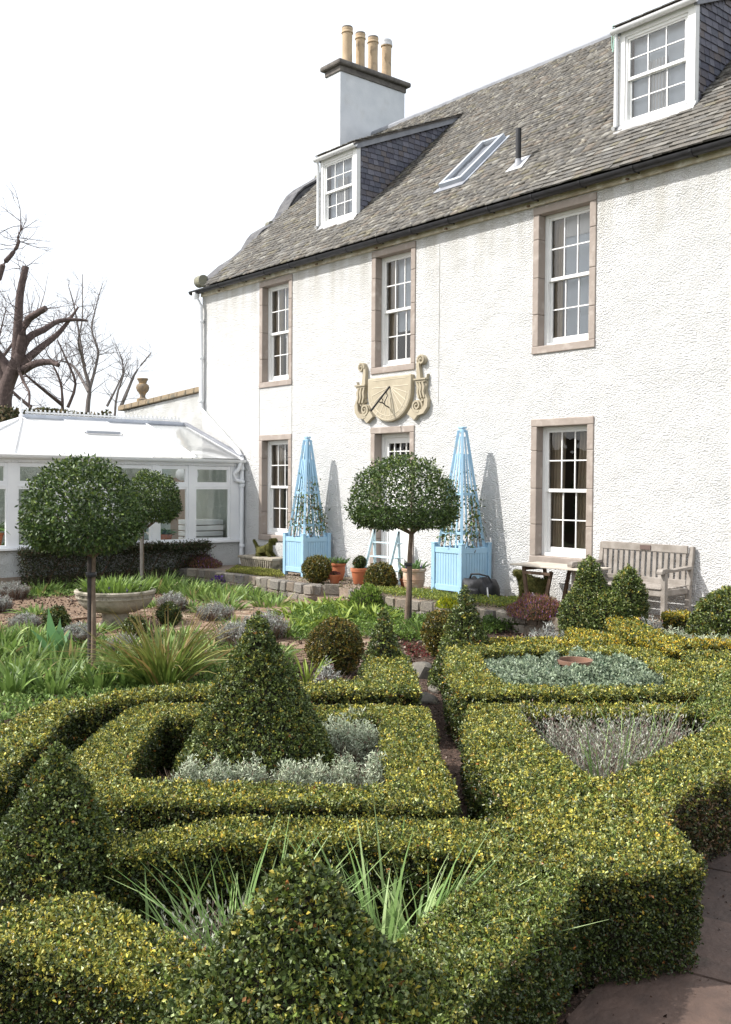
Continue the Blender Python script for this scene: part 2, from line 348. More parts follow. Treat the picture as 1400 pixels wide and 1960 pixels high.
def poly_edges(P):
    P = np.array(P, float); return P, np.roll(P, -1, axis=0)
def in_poly(P, X):
    a, b = poly_edges(P); ins = np.zeros(len(X), bool)
    for (x0, y0), (x1, y1) in zip(a, b):
        if y0 == y1: continue
        c = ((y0 > X[:, 1]) != (y1 > X[:, 1])) & (X[:, 0] < (x1-x0)*(X[:, 1]-y0)/(y1-y0)+x0)
        ins ^= c
    return ins
def edge_dist(P, X):
    a, b = poly_edges(P); d = np.full(len(X), 1e9)
    for p, q in zip(a, b):
        e = q-p; L2 = (e@e)+1e-12; t = (((X-p)@e)/L2).clip(0, 1)
        d = np.minimum(d, np.linalg.norm(X-(p+t[:, None]*e), axis=1))
    return d
def area(P):
    a, b = poly_edges(P); return .5*np.sum(a[:, 0]*b[:, 1]-b[:, 0]*a[:, 1])
def smooth_poly(P, it=1):
    P = np.array(P, float)
    for _ in range(it):      # nip each corner by a few centimetres only
        Q = np.roll(P, -1, axis=0); L_ = np.linalg.norm(Q-P, axis=1, keepdims=True)+1e-9; f = np.minimum(.14, .035/L_)
        P = np.stack([P*(1-f)+Q*f, P*f+Q*(1-f)], 1).reshape(-1, 2)
    return P

BOX_BROWN = [(3, (.04, .055, .016)), (2, (.075, .07, .025)), (2.5, (.13, .075, .035)), (1, (.20, .12, .06)), (1, (.07, .09, .02))]
NS = 4                  # leaves per sprig
def sprigs(P, A, C, leaf):
    """every sampled point becomes a little tuft of leaves of one tint"""
    P = np.repeat(P, NS, axis=0); A0 = np.repeat(unit(A), NS, axis=0); C = np.repeat(C, NS, axis=0); n = len(P)
    f = np.tile(np.arange(NS)/NS, n//NS)[:, None]
    P = P+A0*(f-.35)*leaf*1.0+rng.normal(0, leaf*.22, (n, 3)); A = A0*(.30+.5*f)+rnd_unit(n)*.8
    C = C*(1+rng.normal(0, .17, (n, 1))).clip(.65, 1.35)*(.84+.30*f)
    return P, A, C
def hedge(label, outer, h, inner=None, dens=16000, leaf=.021, z0=0., top=BOX_TOP, side=BOX_SIDE, slope=None, group='clipped low box hedges of the parterre', seed=0, rr=.022):
    outer = np.array(outer, float)
    if area(outer) < 0: outer = outer[::-1]
    outer = smooth_poly(outer)
    if inner is not None:
        inner = np.array(inner, float)
        if area(inner) < 0: inner = inner[::-1]
        inner = smooth_poly(inner)
    c = outer.mean(0)
    root = empty('box_hedge', label, 'hedge', (c[0], c[1], z0), group)
    rings = [outer] + ([inner[::-1]] if inner is not None else [])
    # ---- leaves on the top
    lo, hi = outer.min(0), outer.max(0)
    n = int(dens*1.1/NS*(hi-lo).prod()); X = lo+rng.random((n, 2))*(hi-lo)
    ok = in_poly(outer, X)
    if inner is not None: ok &= ~in_poly(inner, X)
    X = X[ok]; d = edge_dist(outer, X)
    if inner is not None: d = np.minimum(d, edge_dist(inner, X))
    dr = np.clip(rr-d, 0, rr); drop = rr-np.sqrt(np.maximum(rr*rr-dr*dr, 0))
    P = np.column_stack([X, np.full(len(X), z0+h)]); w = wob(P, 7, seed)+.6*wob(P, 21, seed+2)
    P[:, 2] += -.008+.016*w-drop-rng.random(len(X))**1.6*.045+np.where(rng.random(len(X)) < .10, rng.random(len(X))*.022, 0)
    A = rnd_unit(len(X))*.95+np.array([0, 0, .5])
    patch = wob(P, 3.1, seed+5)
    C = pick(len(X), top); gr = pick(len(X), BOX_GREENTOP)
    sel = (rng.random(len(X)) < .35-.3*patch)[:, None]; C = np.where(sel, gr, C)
    allP, allA, allC = [P], [A], [C]
    # ---- leaves on the sides
    for R in rings:
        a, b = poly_edges(R)
        for p, q in zip(a, b):
            e = q-p; Ln = np.linalg.norm(e)
            if Ln < 1e-4: continue
            nrm = np.array([e[1], -e[0]])/Ln
            m_ = int(dens*.95/NS*Ln*h)+1; t = rng.random(m_); z = rng.random(m_)**.85*h
            z = z[z > .02+.05*rng.random(m_)]; m_ = len(z); t = t[:m_]
            X2 = p+t[:, None]*e; P2 = np.column_stack([X2, z0+z])
            rd = np.clip(z-(h-rr), 0, rr); off = -(rr-np.sqrt(np.maximum(rr*rr-rd*rd, 0)))
            off = off+.020*wob(P2, 6, seed+1)+.016*wob(P2, 17, seed+3)-rng.random(m_)**1.6*.045-.025*(1-np.clip(z/.15, 0, 1))
            P2[:, :2] += nrm*off[:, None]
            A2 = rnd_unit(m_)*.9+np.array([nrm[0]*.7, nrm[1]*.7, .3])
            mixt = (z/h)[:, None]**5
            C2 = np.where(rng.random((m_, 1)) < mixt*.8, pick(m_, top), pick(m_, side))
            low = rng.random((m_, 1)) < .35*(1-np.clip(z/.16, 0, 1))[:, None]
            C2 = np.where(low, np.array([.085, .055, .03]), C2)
            allP.append(P2); allA.append(A2); allC.append(C2)
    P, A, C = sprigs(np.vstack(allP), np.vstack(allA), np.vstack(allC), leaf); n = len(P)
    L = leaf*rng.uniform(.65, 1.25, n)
    # ---- twiggy core
    bm = bmesh.new()
    def ringv(R, z, ins):
        a = np.roll(R, 1, axis=0); b = np.roll(R, -1, axis=0); t = b-a; t /= np.linalg.norm(t, axis=1, keepdims=True)+1e-9
        Q = R-np.column_stack([t[:, 1], -t[:, 0]])*ins
        return [bm.verts.new((x-c[0], y-c[1], z)) for x, y in Q]
    tops = []
    for R in rings:
        lo_ = ringv(R, 0, .06); up_ = ringv(R, h-.055, .055); k = len(R)
        for i in range(k): bm.faces.new((lo_[i], lo_[(i+1) % k], up_[(i+1) % k], up_[i]))
        tops += [bm.edges.get((up_[i], up_[(i+1) % k])) for i in range(k)]
    bmesh.ops.triangle_fill(bm, edges=tops, use_beauty=True)
    me = bpy.data.meshes.new('inner_twigs'); bm.to_mesh(me); bm.free(); me.materials.append(M['core'])
    o = bpy.data.objects.new('inner_twigs', me); COL.objects.link(o); o.parent = root; OFF[o.name] = OFF[root.name]
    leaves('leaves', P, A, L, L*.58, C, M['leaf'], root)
    return root

def revolve(c, prof, n, sx=1., sy=1., seed=0, bump=.024, deep=.055):
    """n samples over a surface of revolution; returns points and normals"""
    pr = np.array(prof, float); seg = np.diff(pr, axis=0); ln = np.linalg.norm(seg, axis=1); ar = ln*(pr[:-1, 0]+pr[1:, 0]+1e-4)
    k = rng.choice(len(seg), n, p=ar/ar.sum()); t = rng.random(n)
    r0, r1 = pr[k, 0], pr[k+1, 0]
    t = np.where(rng.random(n) < np.where(r0+r1 > 0, np.maximum(r0, r1)/(r0+r1+1e-9), .5), np.where(r0 > r1, t*.999, t), t)
    r = r0+(r1-r0)*t; z = pr[k, 1]+(pr[k+1, 1]-pr[k, 1])*t; a = rng.random(n)*2*PI
    nr = np.column_stack([seg[k, 1], -seg[k, 0]])/ln[k][:, None]
    N = np.column_stack([nr[:, 0]*np.cos(a), nr[:, 0]*np.sin(a), nr[:, 1]])
    P = np.column_stack([c[0]+r*np.cos(a)*sx, c[1]+r*np.sin(a)*sy, c[2]+z])
    P += N*((bump*(wob(P, 6, seed)+.6*wob(P, 17, seed+1))-rng.random(n)**2*deep)[:, None])
    return P, N
def cone_prof(R, h, pw=.85, foot=.75, k=14):
    out = [(R*foot, 0.)]
    for i in range(1, k+1):
        t = i/k
        if t < .12: r = R*(foot+(1-foot)*math.sin(t/.12*PI/2))
        else: r = R*(1-((t-.12)/.88)**(1/pw*1.0))**(.92)
        out.append((max(r, .002), t*h))
    return out
def cone_prof2(R, h, tip=.07, k=12):
    """straight-sided cone with a rounded tip and turned-in foot"""
    out = [(R*.86, 0.), (R*.97, h*.05), (R, h*.11)]
    for i in range(1, k+1):
        t = i/k; r = R+(tip*R*1.6-R)*t
        out.append((r+R*.015*math.sin(PI*t), h*(.11+.86*t)))
    out += [(R*tip*1.2, h*.98), (.001, h)]
    return out
def ball_prof(r, k=14, squash=1.):
    return [(max(r*math.sin(PI*i/k), .001), r*squash*(1-math.cos(PI*i/k))) for i in range(k+1)]
def topiary(name, label, cat, bodies, dens, leaf, pal, group=None, m='leaf', seed=0, core=.05, aspect=.58, palt=None):
    """bodies: list of (centre, profile, sx, sy)"""
    c0 = bodies[0][0]
    root = empty(name, label, cat, c0, group)
    Ps, As, Ns = [], [], []
    mb = MB()
    for (c, prof, sx, sy) in bodies:
        pr = np.array(prof); ar = 2*PI*np.sum(np.linalg.norm(np.diff(pr, axis=0), axis=1)*(pr[:-1, 0]+pr[1:, 0])/2)*(sx+sy)/2
        P, N = revolve(c, prof, int(dens*ar/NS)+10, sx, sy, seed); Ps.append(P); Ns.append(N); As.append(rnd_unit(len(P))*.9+N*.75+np.array([0, 0, .15]))
        zc = (pr[:, 1].min()+pr[:, 1].max())/2; hh = pr[:, 1].max()-pr[:, 1].min()
        mb.lathe(c, [(max(r-core, .001), zc+(z-zc)*(1-2*core/hh*.9)) for r, z in prof], 20, sx=sx, sy=sy)
    mb.build('inner_twigs', M['core'], root, smooth=True)
    P = np.vstack(Ps); A = np.vstack(As); N = np.vstack(Ns)
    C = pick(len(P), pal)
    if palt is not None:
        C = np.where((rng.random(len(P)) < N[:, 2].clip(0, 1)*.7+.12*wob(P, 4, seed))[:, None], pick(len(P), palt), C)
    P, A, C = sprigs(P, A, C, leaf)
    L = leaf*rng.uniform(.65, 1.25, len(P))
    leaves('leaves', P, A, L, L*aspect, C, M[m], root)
    return root
def mound(name, label, cat, c, rx, ry, rz, n, leaf, pal, group=None, m='dry', asp=.3, seed=0, up=.9, parent=None, spread=.55, core=True, core_m='core'):
    """a low bush of upright sprigs"""
    root = empty(name, label, cat, c, group) if parent is None else parent
    u = rnd_unit(n); u[:, 2] = np.abs(u[:, 2]); rr_ = rng.random(n)**.35
    P = np.array(c)+u*np.array([rx, ry, rz])*(rr_*(1+.12*wob(u, 5, seed)))[:, None]
    A = u*spread+rnd_unit(n)*.45+np.array([0, 0, up])
    if core: MB().lathe(c, [(.8*math.cos(t)*1, .8*math.sin(t)*rz) for t in [i*PI/2/6 for i in range(7)]], 14, sx=rx, sy=ry).build('inner_twigs', M[core_m], root, smooth=True)
    L = leaf*rng.uniform(.6, 1.3, n)
    leaves('leaves', P, A, L, L*asp, pick(n, pal), M[m], root)
    return root


# ================================================================= SETTING
D = 11.316           # facade plane
ZP = .30             # level of the terrace along the house
MB().quad((-220, -200, -.02), (120, -200, -.02), (120, 200, -.02), (-220, 200, -.02)).build('ground', M['field'], kind='structure')
# garden soil: a fine uneven sheet
gx = np.arange(-22.9, 1.6, .14); gy = np.arange(-1.6, 11.4, .14); X, Y = np.meshgrid(gx, gy)
Z = .002+.010*(np.sin(X*3.1+Y*1.7)+np.sin(Y*4.3-X*2.2))+.012*rng.random(X.shape)
nx, ny = len(gx), len(gy); idx = np.arange(nx*ny).reshape(ny, nx)
Fq = np.stack([idx[:-1, :-1], idx[:-1, 1:], idx[1:, 1:], idx[1:, :-1]], -1).reshape(-1, 4)
np_mesh('garden_soil', np.column_stack([X.ravel(), Y.ravel(), Z.ravel()]), Fq, M['soil'], smooth=True, kind='structure')
# crumbs of bark and earth over the bare beds and paths
def crumbs(name, n, x0, x1, y0, y1, size, pal, z=.02):
    P = np.column_stack([rng.uniform(x0, x1, n), rng.uniform(y0, y1, n), np.full(n, z)+rng.random(n)*.015])
    leaves(name, P, rnd_unit(n)*[1, 1, .5], size*rng.uniform(.4, 1.5, n), size*.6, pick(n, pal, .4), M['dry'], None, fold=.4, kind='stuff')
SOILP = [(4, (.05, .03, .022)), (3, (.12, .075, .055)), (1.5, (.22, .16, .12)), (.5, (.36, .31, .26))]
crumbs('bark_mulch', 26000, -7.5, -1.2, 1.2, 9.5, .022, SOILP)
crumbs('bark_mulch', 9000, -3.4, -1.6, .9, 4.2, .014, SOILP)
crumbs('bark_mulch', 14000, -19, -7.5, 3, 10, .05, SOILP)

# terrace behind the stone walls
TW = [(-17.990,5.000), (-17.924,6.413), (-17.796,6.941), (-17.965,7.817), (-18.134,8.372), (-17.671,9.428), (-16.749,9.896), (-15.727,9.794), (-15.012,9.901), (-14.232,9.822), (-13.042,9.806), (-12.780,10.161)]
TE = [(-12.423,10.094), (-11.845,9.964), (-11.014,9.881), (-10.119,9.883), (-9.259,9.942), (-8.617,10.064), (-7.929,9.965), (-6.6, 10.35), (-4.5, 10.6), (0, 10.6)]
poly = TW+TE+[(0, D+.1), (-17.42, D+.1), (-17.42, 4.8)]
MB().prism(poly, lambda u, v, t: (u, v, t), -.05, ZP-.012).build('terrace', M['patio'], kind='structure')
crumbs('terrace_litter', 5000, -15, -8, 10.0, 11.3, .03, [(2, (.2, .15, .11)), (2, (.10, .12, .04)), (1, (.3, .26, .2))], z=ZP-.01)

# rough stone blocks ------------------------------------------------
def stone_mesh(seed, tone):
    bm = bmesh.new(); bmesh.ops.create_cube(bm, size=1.0)
    bmesh.ops.bevel(bm, geom=list(bm.edges), offset=.10, segments=1, affect='EDGES')
    rs = np.random.default_rng(seed)
    for v in bm.verts: v.co += Vector(rs.uniform(-.055, .055, 3))
    me = bpy.data.meshes.new('stone'); bm.to_mesh(me); bm.free()
    a = me.color_attributes.new('Col', 'FLOAT_COLOR', 'POINT')
    for d in a.data: d.color = (*tone, 1)
    me.materials.append(M['grey_stone']); return me
STONES = [stone_mesh(i, t) for i, t in enumerate([(.17,.155,.135),(.22,.20,.175),(.13,.12,.11),(.25,.225,.185),(.19,.18,.165),(.155,.135,.11),(.28,.26,.225),(.20,.17,.14)])]
def stone_wall(name, label, path, h, courses, cat='wall', group=None, depth=.26):
    root = empty(name, label, cat, (path[0][0], path[0][1], 0), group)
    fill = MB()
    for a, b in zip(path[:-1], path[1:]):
        a = Vector((*a, 0)); b = Vector((*b, 0)); d = b-a; Ln = d.length; d.normalize(); inward = Vector((-d.y, d.x, 0))
        rot = math.atan2(d.y, d.x)
        fill.obox(a+inward*.16+Vector((0, 0, h/2-.03)), b+inward*.16+Vector((0, 0, h/2-.03)), .14, h-.07)
        zc = 0
        for c in range(courses):
            ch = h/courses*(1.12 if c == courses-1 else .94); s = -.02 if c % 2 else -.1
            while s < Ln-.04:
                w = random.uniform(.17, .34); w = min(w, Ln-s+.05)
                if w < .09: break
                p = a+d*(s+w/2)+inward*(depth/2-.03+random.uniform(-.018, .018))
                o = link_mesh('stone', random.choice(STONES), root, (p.x, p.y, zc+ch/2), (random.uniform(-.05, .05), random.uniform(-.04, .04), rot+random.uniform(-.05, .05)))
                o.scale = (w*.985, depth, ch*.97); s += w+.008
            zc += ch
    fill.build('rubble_fill', M['cap_stone'], root)
    return root
stone_wall('dry_stone_wall', 'low curved dry stone retaining wall left of the gap in the terrace edge, below the stone trough', TW, .30, 2)
stone_wall('dry_stone_wall', 'low dry stone retaining wall right of the gap, in front of the blue planter and black bag', TE, .28, 2)

# brick path ring round the stone bowl --------------------------------
BC = Vector((-12.55, 6.07, 0))
path_o = MB().lathe((BC.x, BC.y, 0), [(.8, .006), (4.0, .006), (4.0, .024), (.8, .024)], 64).build('brick_path', mat('path_bed', (.14, .09, .06), (.22, .15, .10), rough=1, scale=20, bump=.006), kind='structure')
def brick_tone():
    t = random.random(); return random.choice([(.20,.13,.09),(.25,.17,.12),(.17,.115,.08),(.29,.22,.165),(.22,.165,.12)])
def cube_mesh(name, m_, tone):
    bm = bmesh.new(); bmesh.ops.create_cube(bm, size=1.0)
    bmesh.ops.bevel(bm, geom=list(bm.edges), offset=.05, segments=1, affect='EDGES')
    me = bpy.data.meshes.new(name); bm.to_mesh(me); bm.free()
    a = me.color_attributes.new('Col', 'FLOAT_COLOR', 'POINT')
    for d in a.data: d.color = (*tone, 1)
    me.materials.append(m_); return me
BR = [cube_mesh('brick', M['brick'], brick_tone()) for _ in range(9)]
cand = []
for ring in range(29):
    r = .9+ring*.107; n = int(2*PI*r/.222)
    for k in range(n): 
        t = 2*PI*(k+.5*(ring % 2))/n; cand.append((BC.x+r*math.cos(t), BC.y+r*math.sin(t), t, r))
vis = [c for c in cand if (c[0] > BC.x-1.2)]
vis.sort(key=lambda c: math.hypot(c[0], c[1]))
rest = MB()
for i, (x, y, t, r) in enumerate(vis):
    zz = .031+random.uniform(-.004, .004)
    if i < 290:
        o = link_mesh('brick', random.choice(BR), path_o, (x, y, zz), (random.uniform(-.03, .03), random.uniform(-.02, .02), t+PI/2)); o.scale = (.21, .097, .03)
    else:
        dx = Vector((-math.sin(t), math.cos(t), 0)); p = Vector((x, y, zz)); rest.obox(p-dx*.105, p+dx*.105, .097, .03, col=tuple(random.choice([(.20,.13,.09),(.25,.17,.12),(.17,.115,.08),(.29,.22,.165)])))
rest.build('brick_courses', M['brick'], path_o, kind='stuff')
stp = MB()
for k in range(2): stp.box(-12.95, -12.3, 9.85+k*.32, 10.2+k*.32, 0, .12+k*.13)
tag(stp.build('garden_step', mat('worn_step', (.30,.19,.13), (.22,.15,.11), rough=1, scale=12, bump=.01)), 'two worn brick steps in the gap between the stone walls', 'steps')

# flagstone path at the lower right -----------------------------------
fdir = Vector((-.27, .96, 0)).normalized(); fdir = Vector((-.28, .96, 0)).normalized(); fn = Vector((fdir.y, -fdir.x, 0))
fbase = Vector((-2.29, 3.05, 0))
fp = MB(); a = fbase-fdir*3-fn*.06; b = fbase+fdir*9-fn*.06; c = b+fn*1.9; d = a+fn*1.9
flag_o = MB().prism([(p.x, p.y) for p in (a, b, c, d)], lambda u, v, t: (u, v, t), -.03, .017).build('flagstone_path', M['soil'], kind='structure')
FT = [(.085,.057,.045),(.10,.068,.055),(.07,.05,.042),(.115,.085,.07),(.08,.062,.05)]
def flag_mesh(i):
    w, l = 1, 1; bm = bmesh.new(); bmesh.ops.create_cube(bm, size=1.0)
    bmesh.ops.bevel(bm, geom=list(bm.edges), offset=.035, segments=1, affect='EDGES')
    rs = np.random.default_rng(50+i)
    for v in bm.verts: v.co.x += rs.uniform(-.02, .02); v.co.y += rs.uniform(-.02, .02)
    me = bpy.data.meshes.new('flagstone'); bm.to_mesh(me); bm.free()
    at = me.color_attributes.new('Col', 'FLOAT_COLOR', 'POINT')
    for q in at.data: q.color = (*FT[i], 1)
    me.materials.append(M['flag']); return me
FM = [flag_mesh(i) for i in range(5)]
s_off = [-.02, .52, 1.12, 1.75]
for lane in range(3):
    s = -2.8+.37*lane; u0, u1 = s_off[lane], s_off[lane+1]
    while s < 8.5:
        Ln = random.uniform(.42, .72); p = fbase+fdir*(s+Ln/2)+fn*((u0+u1)/2)
        o = link_mesh('flagstone', random.choice(FM), flag_o, (p.x, p.y, .022+random.uniform(-.004, .004)), (random.uniform(-.012, .012), random.uniform(-.012, .012), math.atan2(fdir.y, fdir.x)))
        o.scale = (Ln-.016, u1-u0-.018, .035); s += Ln

# ================================================================= HOUSE
GX = -19.106; XR = -2.0     # gable end and how far the facade is built to the right
house = empty('country_house', 'long white harled house with slate roof, dormers and brown stone window surrounds', 'house', (GX, D, 0))
wins = []                    # x centre, z0, z1 (outer surround)
HW = .565
for xc in (-16.28, -9.085): wins += [(xc, .835, 2.96), (xc, 3.915, 6.06)]
wins += [(-12.76, 3.915, 6.06)]
door = (-12.76, ZP, 2.98)
wins_all = wins+[door]
EZ = 6.20
def openings_wall(mb, x0, x1, z0, z1, ops, y):
    xs = sorted({x0, x1, *[o[0]-HW+.02 for o in ops], *[o[0]+HW-.02 for o in ops]})
    for xa, xb in zip(xs[:-1], xs[1:]):
        segs = [(o[1]+.02, o[2]-.02) for o in ops if o[0]-HW < (xa+xb)/2 < o[0]+HW]
        segs.sort(); z = z0
        for (a, b) in segs:
            if a > z: mb.quad((xa, y, z), (xb, y, z), (xb, y, a), (xa, y, a))
            z = b
        mb.quad((xa, y, z), (xb, y, z), (xb, y, z1), (xa, y, z1))
mb = MB(); openings_wall(mb, GX+.30, XR, -.1, EZ, wins_all, D)
RY, RZ = 15.76, 10.48; slope = (RZ-EZ-.02)/(RY-D+.2)
# gable wall with curved crow-stepped scroll skew on top
sil = [(D, -.1), (D, 6.20), (11.35, 6.42), (11.75, 6.78), (12.1, 7.02), (12.35, 7.25), (12.5, 7.5), (12.62, 7.64), (12.86, 7.80), (13.1, 7.95), (13.27, 8.14), (13.42, 8.42), (13.6, 8.68), (13.8, 8.86), (14.0, 8.99), (14.2, 9.12), (14.46, 9.30), (14.73, 9.6), (14.73, 9.9)]
full = sil+[(2*RY-y, z) for y, z in sil[::-1]]
mb.v = [tuple(v) for v in mb.v]
mb.prism(full, lambda u, v, t: (t, u, v), GX, GX+.30)
mb.quad((XR, D, -.1), (XR, 2*RY-D, -.1), (XR, 2*RY-D, EZ), (XR, D, EZ)); mb.quad((GX, 2*RY-D, -.1), (XR, 2*RY-D, -.1), (XR, 2*RY-D, EZ), (GX, 2*RY-D, EZ))
mb.add([(XR, D, EZ), (XR, 2*RY-D, EZ), (XR, RY, RZ-.1)], [(0, 1, 2)])
mb.build('wall', M['harl'], house, fix=False)
# eaves course under the gutter
ec = MB(); ec.box(GX+.01, XR, D-.05, D+.02, 6.075, 6.20)
ec.build('eaves_course', mat('dirty_eaves_stone', (.62, .57, .45), (.40, .34, .24), rough=.95, scale=5, bump=.012, bscale=24, stain=((.75, .73, .66), .5, .7), sscale=7), house)
# rooms behind the glass, their unlit dark put into the colour
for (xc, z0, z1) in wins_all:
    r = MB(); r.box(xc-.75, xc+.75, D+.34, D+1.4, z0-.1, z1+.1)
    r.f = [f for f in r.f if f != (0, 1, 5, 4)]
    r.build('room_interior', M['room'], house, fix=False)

def sash(parent, x0, x1, z0, z1, y, cols=3, rows=2, glass='glass', rail=.045, brail=.05, wood='white_wood', th=.035, bar=.018):
    fr = MB()
    fr.box(x0, x0+rail, y, y+th, z0, z1); fr.box(x1-rail, x1, y, y+th, z0, z1)
    fr.box(x0+rail, x1-rail, y+.001, y+th-.001, z1-rail, z1); fr.box(x0+rail, x1-rail, y+.001, y+th-.001, z0, z0+brail)
    fr.build('sash', M[wood], parent, bevel=.004)
    ix0, ix1, iz0, iz1 = x0+rail, x1-rail, z0+brail, z1-rail
    for i in range(1, cols):
        x = ix0+(ix1-ix0)*i/cols; MB().box(x-bar/2, x+bar/2, y+.006, y+th-.004, iz0, iz1).build('glazing_bar', M[wood], parent)
    for j in range(1, rows):
        z = iz0+(iz1-iz0)*j/rows; MB().box(ix0, ix1, y+.008, y+th-.006, z-bar/2, z+bar/2).build('glazing_bar', M[wood], parent)
    for i in range(cols):
        for j in range(rows):
            xa = ix0+(ix1-ix0)*i/cols; xb = ix0+(ix1-ix0)*(i+1)/cols; za = iz0+(iz1-iz0)*j/rows; zb = iz0+(iz1-iz0)*(j+1)/rows
            t = random.uniform(-.0012, .0012)
            MB().quad((xa, y+.018+t, za), (xb, y+.018-t, za), (xb, y+.018-t, zb), (xa, y+.018+t, zb)).build('pane', M[glass], parent, fix=False)
def drape(parent, x0, x1, z0, z1, y, m_, waves=6, name='curtain', amp=.03, lean=0):
    n = 40; V = []; 
    for i in range(n+1):
        t = i/n; x = x0+(x1-x0)*t; yy = y+amp*math.sin(t*waves*2*PI)+amp*.4*math.sin(t*waves*5.3)
        V += [(x, yy, z0), (x+lean, yy, z1)]
    np_mesh(name, V, [(2*i, 2*i+2, 2*i+3, 2*i+1) for i in range(n)], m_, parent, smooth=True)
def surround(parent, xc, z0, z1, sill=True):
    T_ = .112; s = MB(); pr = .018; yb = D+.33
    x0, x1 = xc-HW, xc+HW
    # jointed stones of the jambs, lintel and sill, each a little uneven
    zs = [z0+(T_ if sill else 0), z0+(z1-z0)*.27, z0+(z1-z0)*.52, z0+(z1-z0)*.78, z1-T_]
    def st(a, b, c_, d_, off):
        MB().box(a, b, D-pr-off, yb, c_, d_).build('surround_stone', M['stone_paint'], parent, bevel=.012)
    for k in range(4):
        st(x0, x0+T_, zs[k]+.001, zs[k+1]-.001, random.uniform(0, .003)); st(x1-T_, x1, zs[k]+.001, zs[k+1]-.001, random.uniform(0, .003))
    st(x0-.003, x1+.003, z1-T_, z1, .004)
    if sill: st(x0-.003, x1+.003, z0, z0+T_, .008)
for i, (xc, z0, z1) in enumerate(wins):
    w = empty('window', parent=house)
    surround(w, xc, z0, z1)
    x0, x1 = xc-HW+.112, xc+HW-.112; a, b = z0+.112, z1-.112; y = D+.125
    bx = MB(); bx.box(x0, x0+.055, y, y+.12, a, b); bx.box(x1-.055, x1, y, y+.12, a, b); bx.box(x0+.055, x1-.055, y+.001, y+.12, b-.045, b); bx.box(x0+.055, x1-.055, y-.02, y+.12, a, a+.045)
    bx.build('sash_box', M['white_wood'], w, bevel=.004)
    mid = (a+b)/2+.02
    sash(w, x0+.05, x1-.05, mid-.03, b-.04, y+.022, brail=.05)
    sash(w, x0+.055, x1-.055, a+.045, mid+.012, y+.062, brail=.085)
    yc = y+.17; up_ = z0 > 3
    if xc < -15:   # left windows
        if up_: drape(w, x0, x0+.30, a, b, yc, M['curtain']); drape(w, x0+.25, x1+.25, a+.9, b, yc+.05, M['net'], 1, 'blind', .004)
        else: drape(w, x0-.05, x0+.33, a, b, yc, M['curtain'], 5)
    elif xc < -12:
        drape(w, x0, x0+.22, a, b, yc, M['curtain']); drape(w, x0+.2, x1+.2, mid-.35, b, yc+.05, M['net'], 1, 'blind', .004)
    elif up_:
        drape(w, x0, x0+.2, a, b, yc, M['curtain'], 4); drape(w, x0+.1, x1+.2, a, b-.1, yc+.05, M['net'], 1, 'blind', .004); drape(w, x0+.1, x1+.2, b-.32, b+.05, yc+.03, M['net_white'], 1, 'blind', .003)
    else:
        drape(w, x0, x0+.26, a, b, yc, M['curtain'], 5, lean=.03); drape(w, x0+.42, x0+.74, a, b, yc+.05, M['curtain'], 6, lean=.10)
# hairline seams in the harling beside the windows
for (x, za, zb_) in ((-15.72, .9, 6.05), (-16.85, 2.96, 3.92), (-11.63, 3.3, 5.9), (-12.2, 2.98, 3.0)):
    sm_ = MB(); z = za
    while z < zb_-.02:
        z2 = min(z+.22, zb_); sm_.obox((x+random.uniform(-.004, .004), D-.002, z), (x+random.uniform(-.004, .004), D-.002, z2), .007, .012, up=(0, 1, 0)); z = z2
    sm_.build('render_seam', mat('seam_harl', (.50, .49, .46), rough=1), house)  # strips of the same harling in a darker tone
# door
xc, z0, z1 = door
dr = empty('door', parent=house); surround(dr, xc, z0, z1, sill=False)
x0, x1 = xc-HW+.112, xc+HW-.112; yd = D+.17
f = MB(); f.box(x0, x0+.06, yd-.02, yd+.1, z0, z1-.112); f.box(x1-.06, x1, yd-.02, yd+.1, z0, z1-.112); f.box(x0+.06, x1-.06, yd-.019, yd+.1, z1-.18, z1-.112); f.build('door_frame', M['white_wood'], dr, bevel=.004)
dx0, dx1, dz = x0+.06, x1-.06, z1-.18
f = MB(); f.box(dx0, dx0+.09, yd+.01, yd+.055, z0+.02, dz); f.box(dx1-.09, dx1, yd+.01, yd+.055, z0+.02, dz)
for a, b in ((z0+.02, z0+.2), (z0+1.0, z0+1.13), (dz-.10, dz)): f.box(dx0+.09, dx1-.09, yd+.011, yd+.054, a, b)
f.build('door_leaf', M['white_wood'], dr, bevel=.004)
MB().box(dx0+.09, dx1-.09, yd+.03, yd+.045, z0+.2, z0+1.0).build('door_panel', M['white_wood'], dr)
ga, gb = z0+1.13, dz-.1; MB().box(dx0+.09, dx1-.09, yd+.03, yd+.045, ga, gb-.42).build('door_panel', M['white_wood'], dr)
ga = gb-.42
for i in range(5): 
    x = dx0+.09+(dx1-dx0-.18)*i/4; MB().box(x-.009, x+.009, yd+.015, yd+.05, ga, gb).build('glazing_bar', M['white_wood'], dr)
for j in range(3):
    z = ga+(gb-ga)*j/3; MB().box(dx0+.09, dx1-.09, yd+.017, yd+.048, z-.009, z+.009).build('glazing_bar', M['white_wood'], dr)
for i in range(4):
    for j in range(3):
        x = dx0+.09+(dx1-dx0-.18)*i/4; z = ga+(gb-ga)*j/3; MB().quad((x, yd+.033, z), (x+.14, yd+.033, z), (x+.14, yd+.033, z+.14), (x, yd+.033, z+.14)).build('pane', M['glass'], dr, fix=False)
MB().tube([(dx1-.05, yd+.01, z0+1.05), (dx1-.05, yd-.04, z0+1.05), (dx1-.12, yd-.045, z0+1.05)], .011).build('door_handle', M['black_iron'], dr)

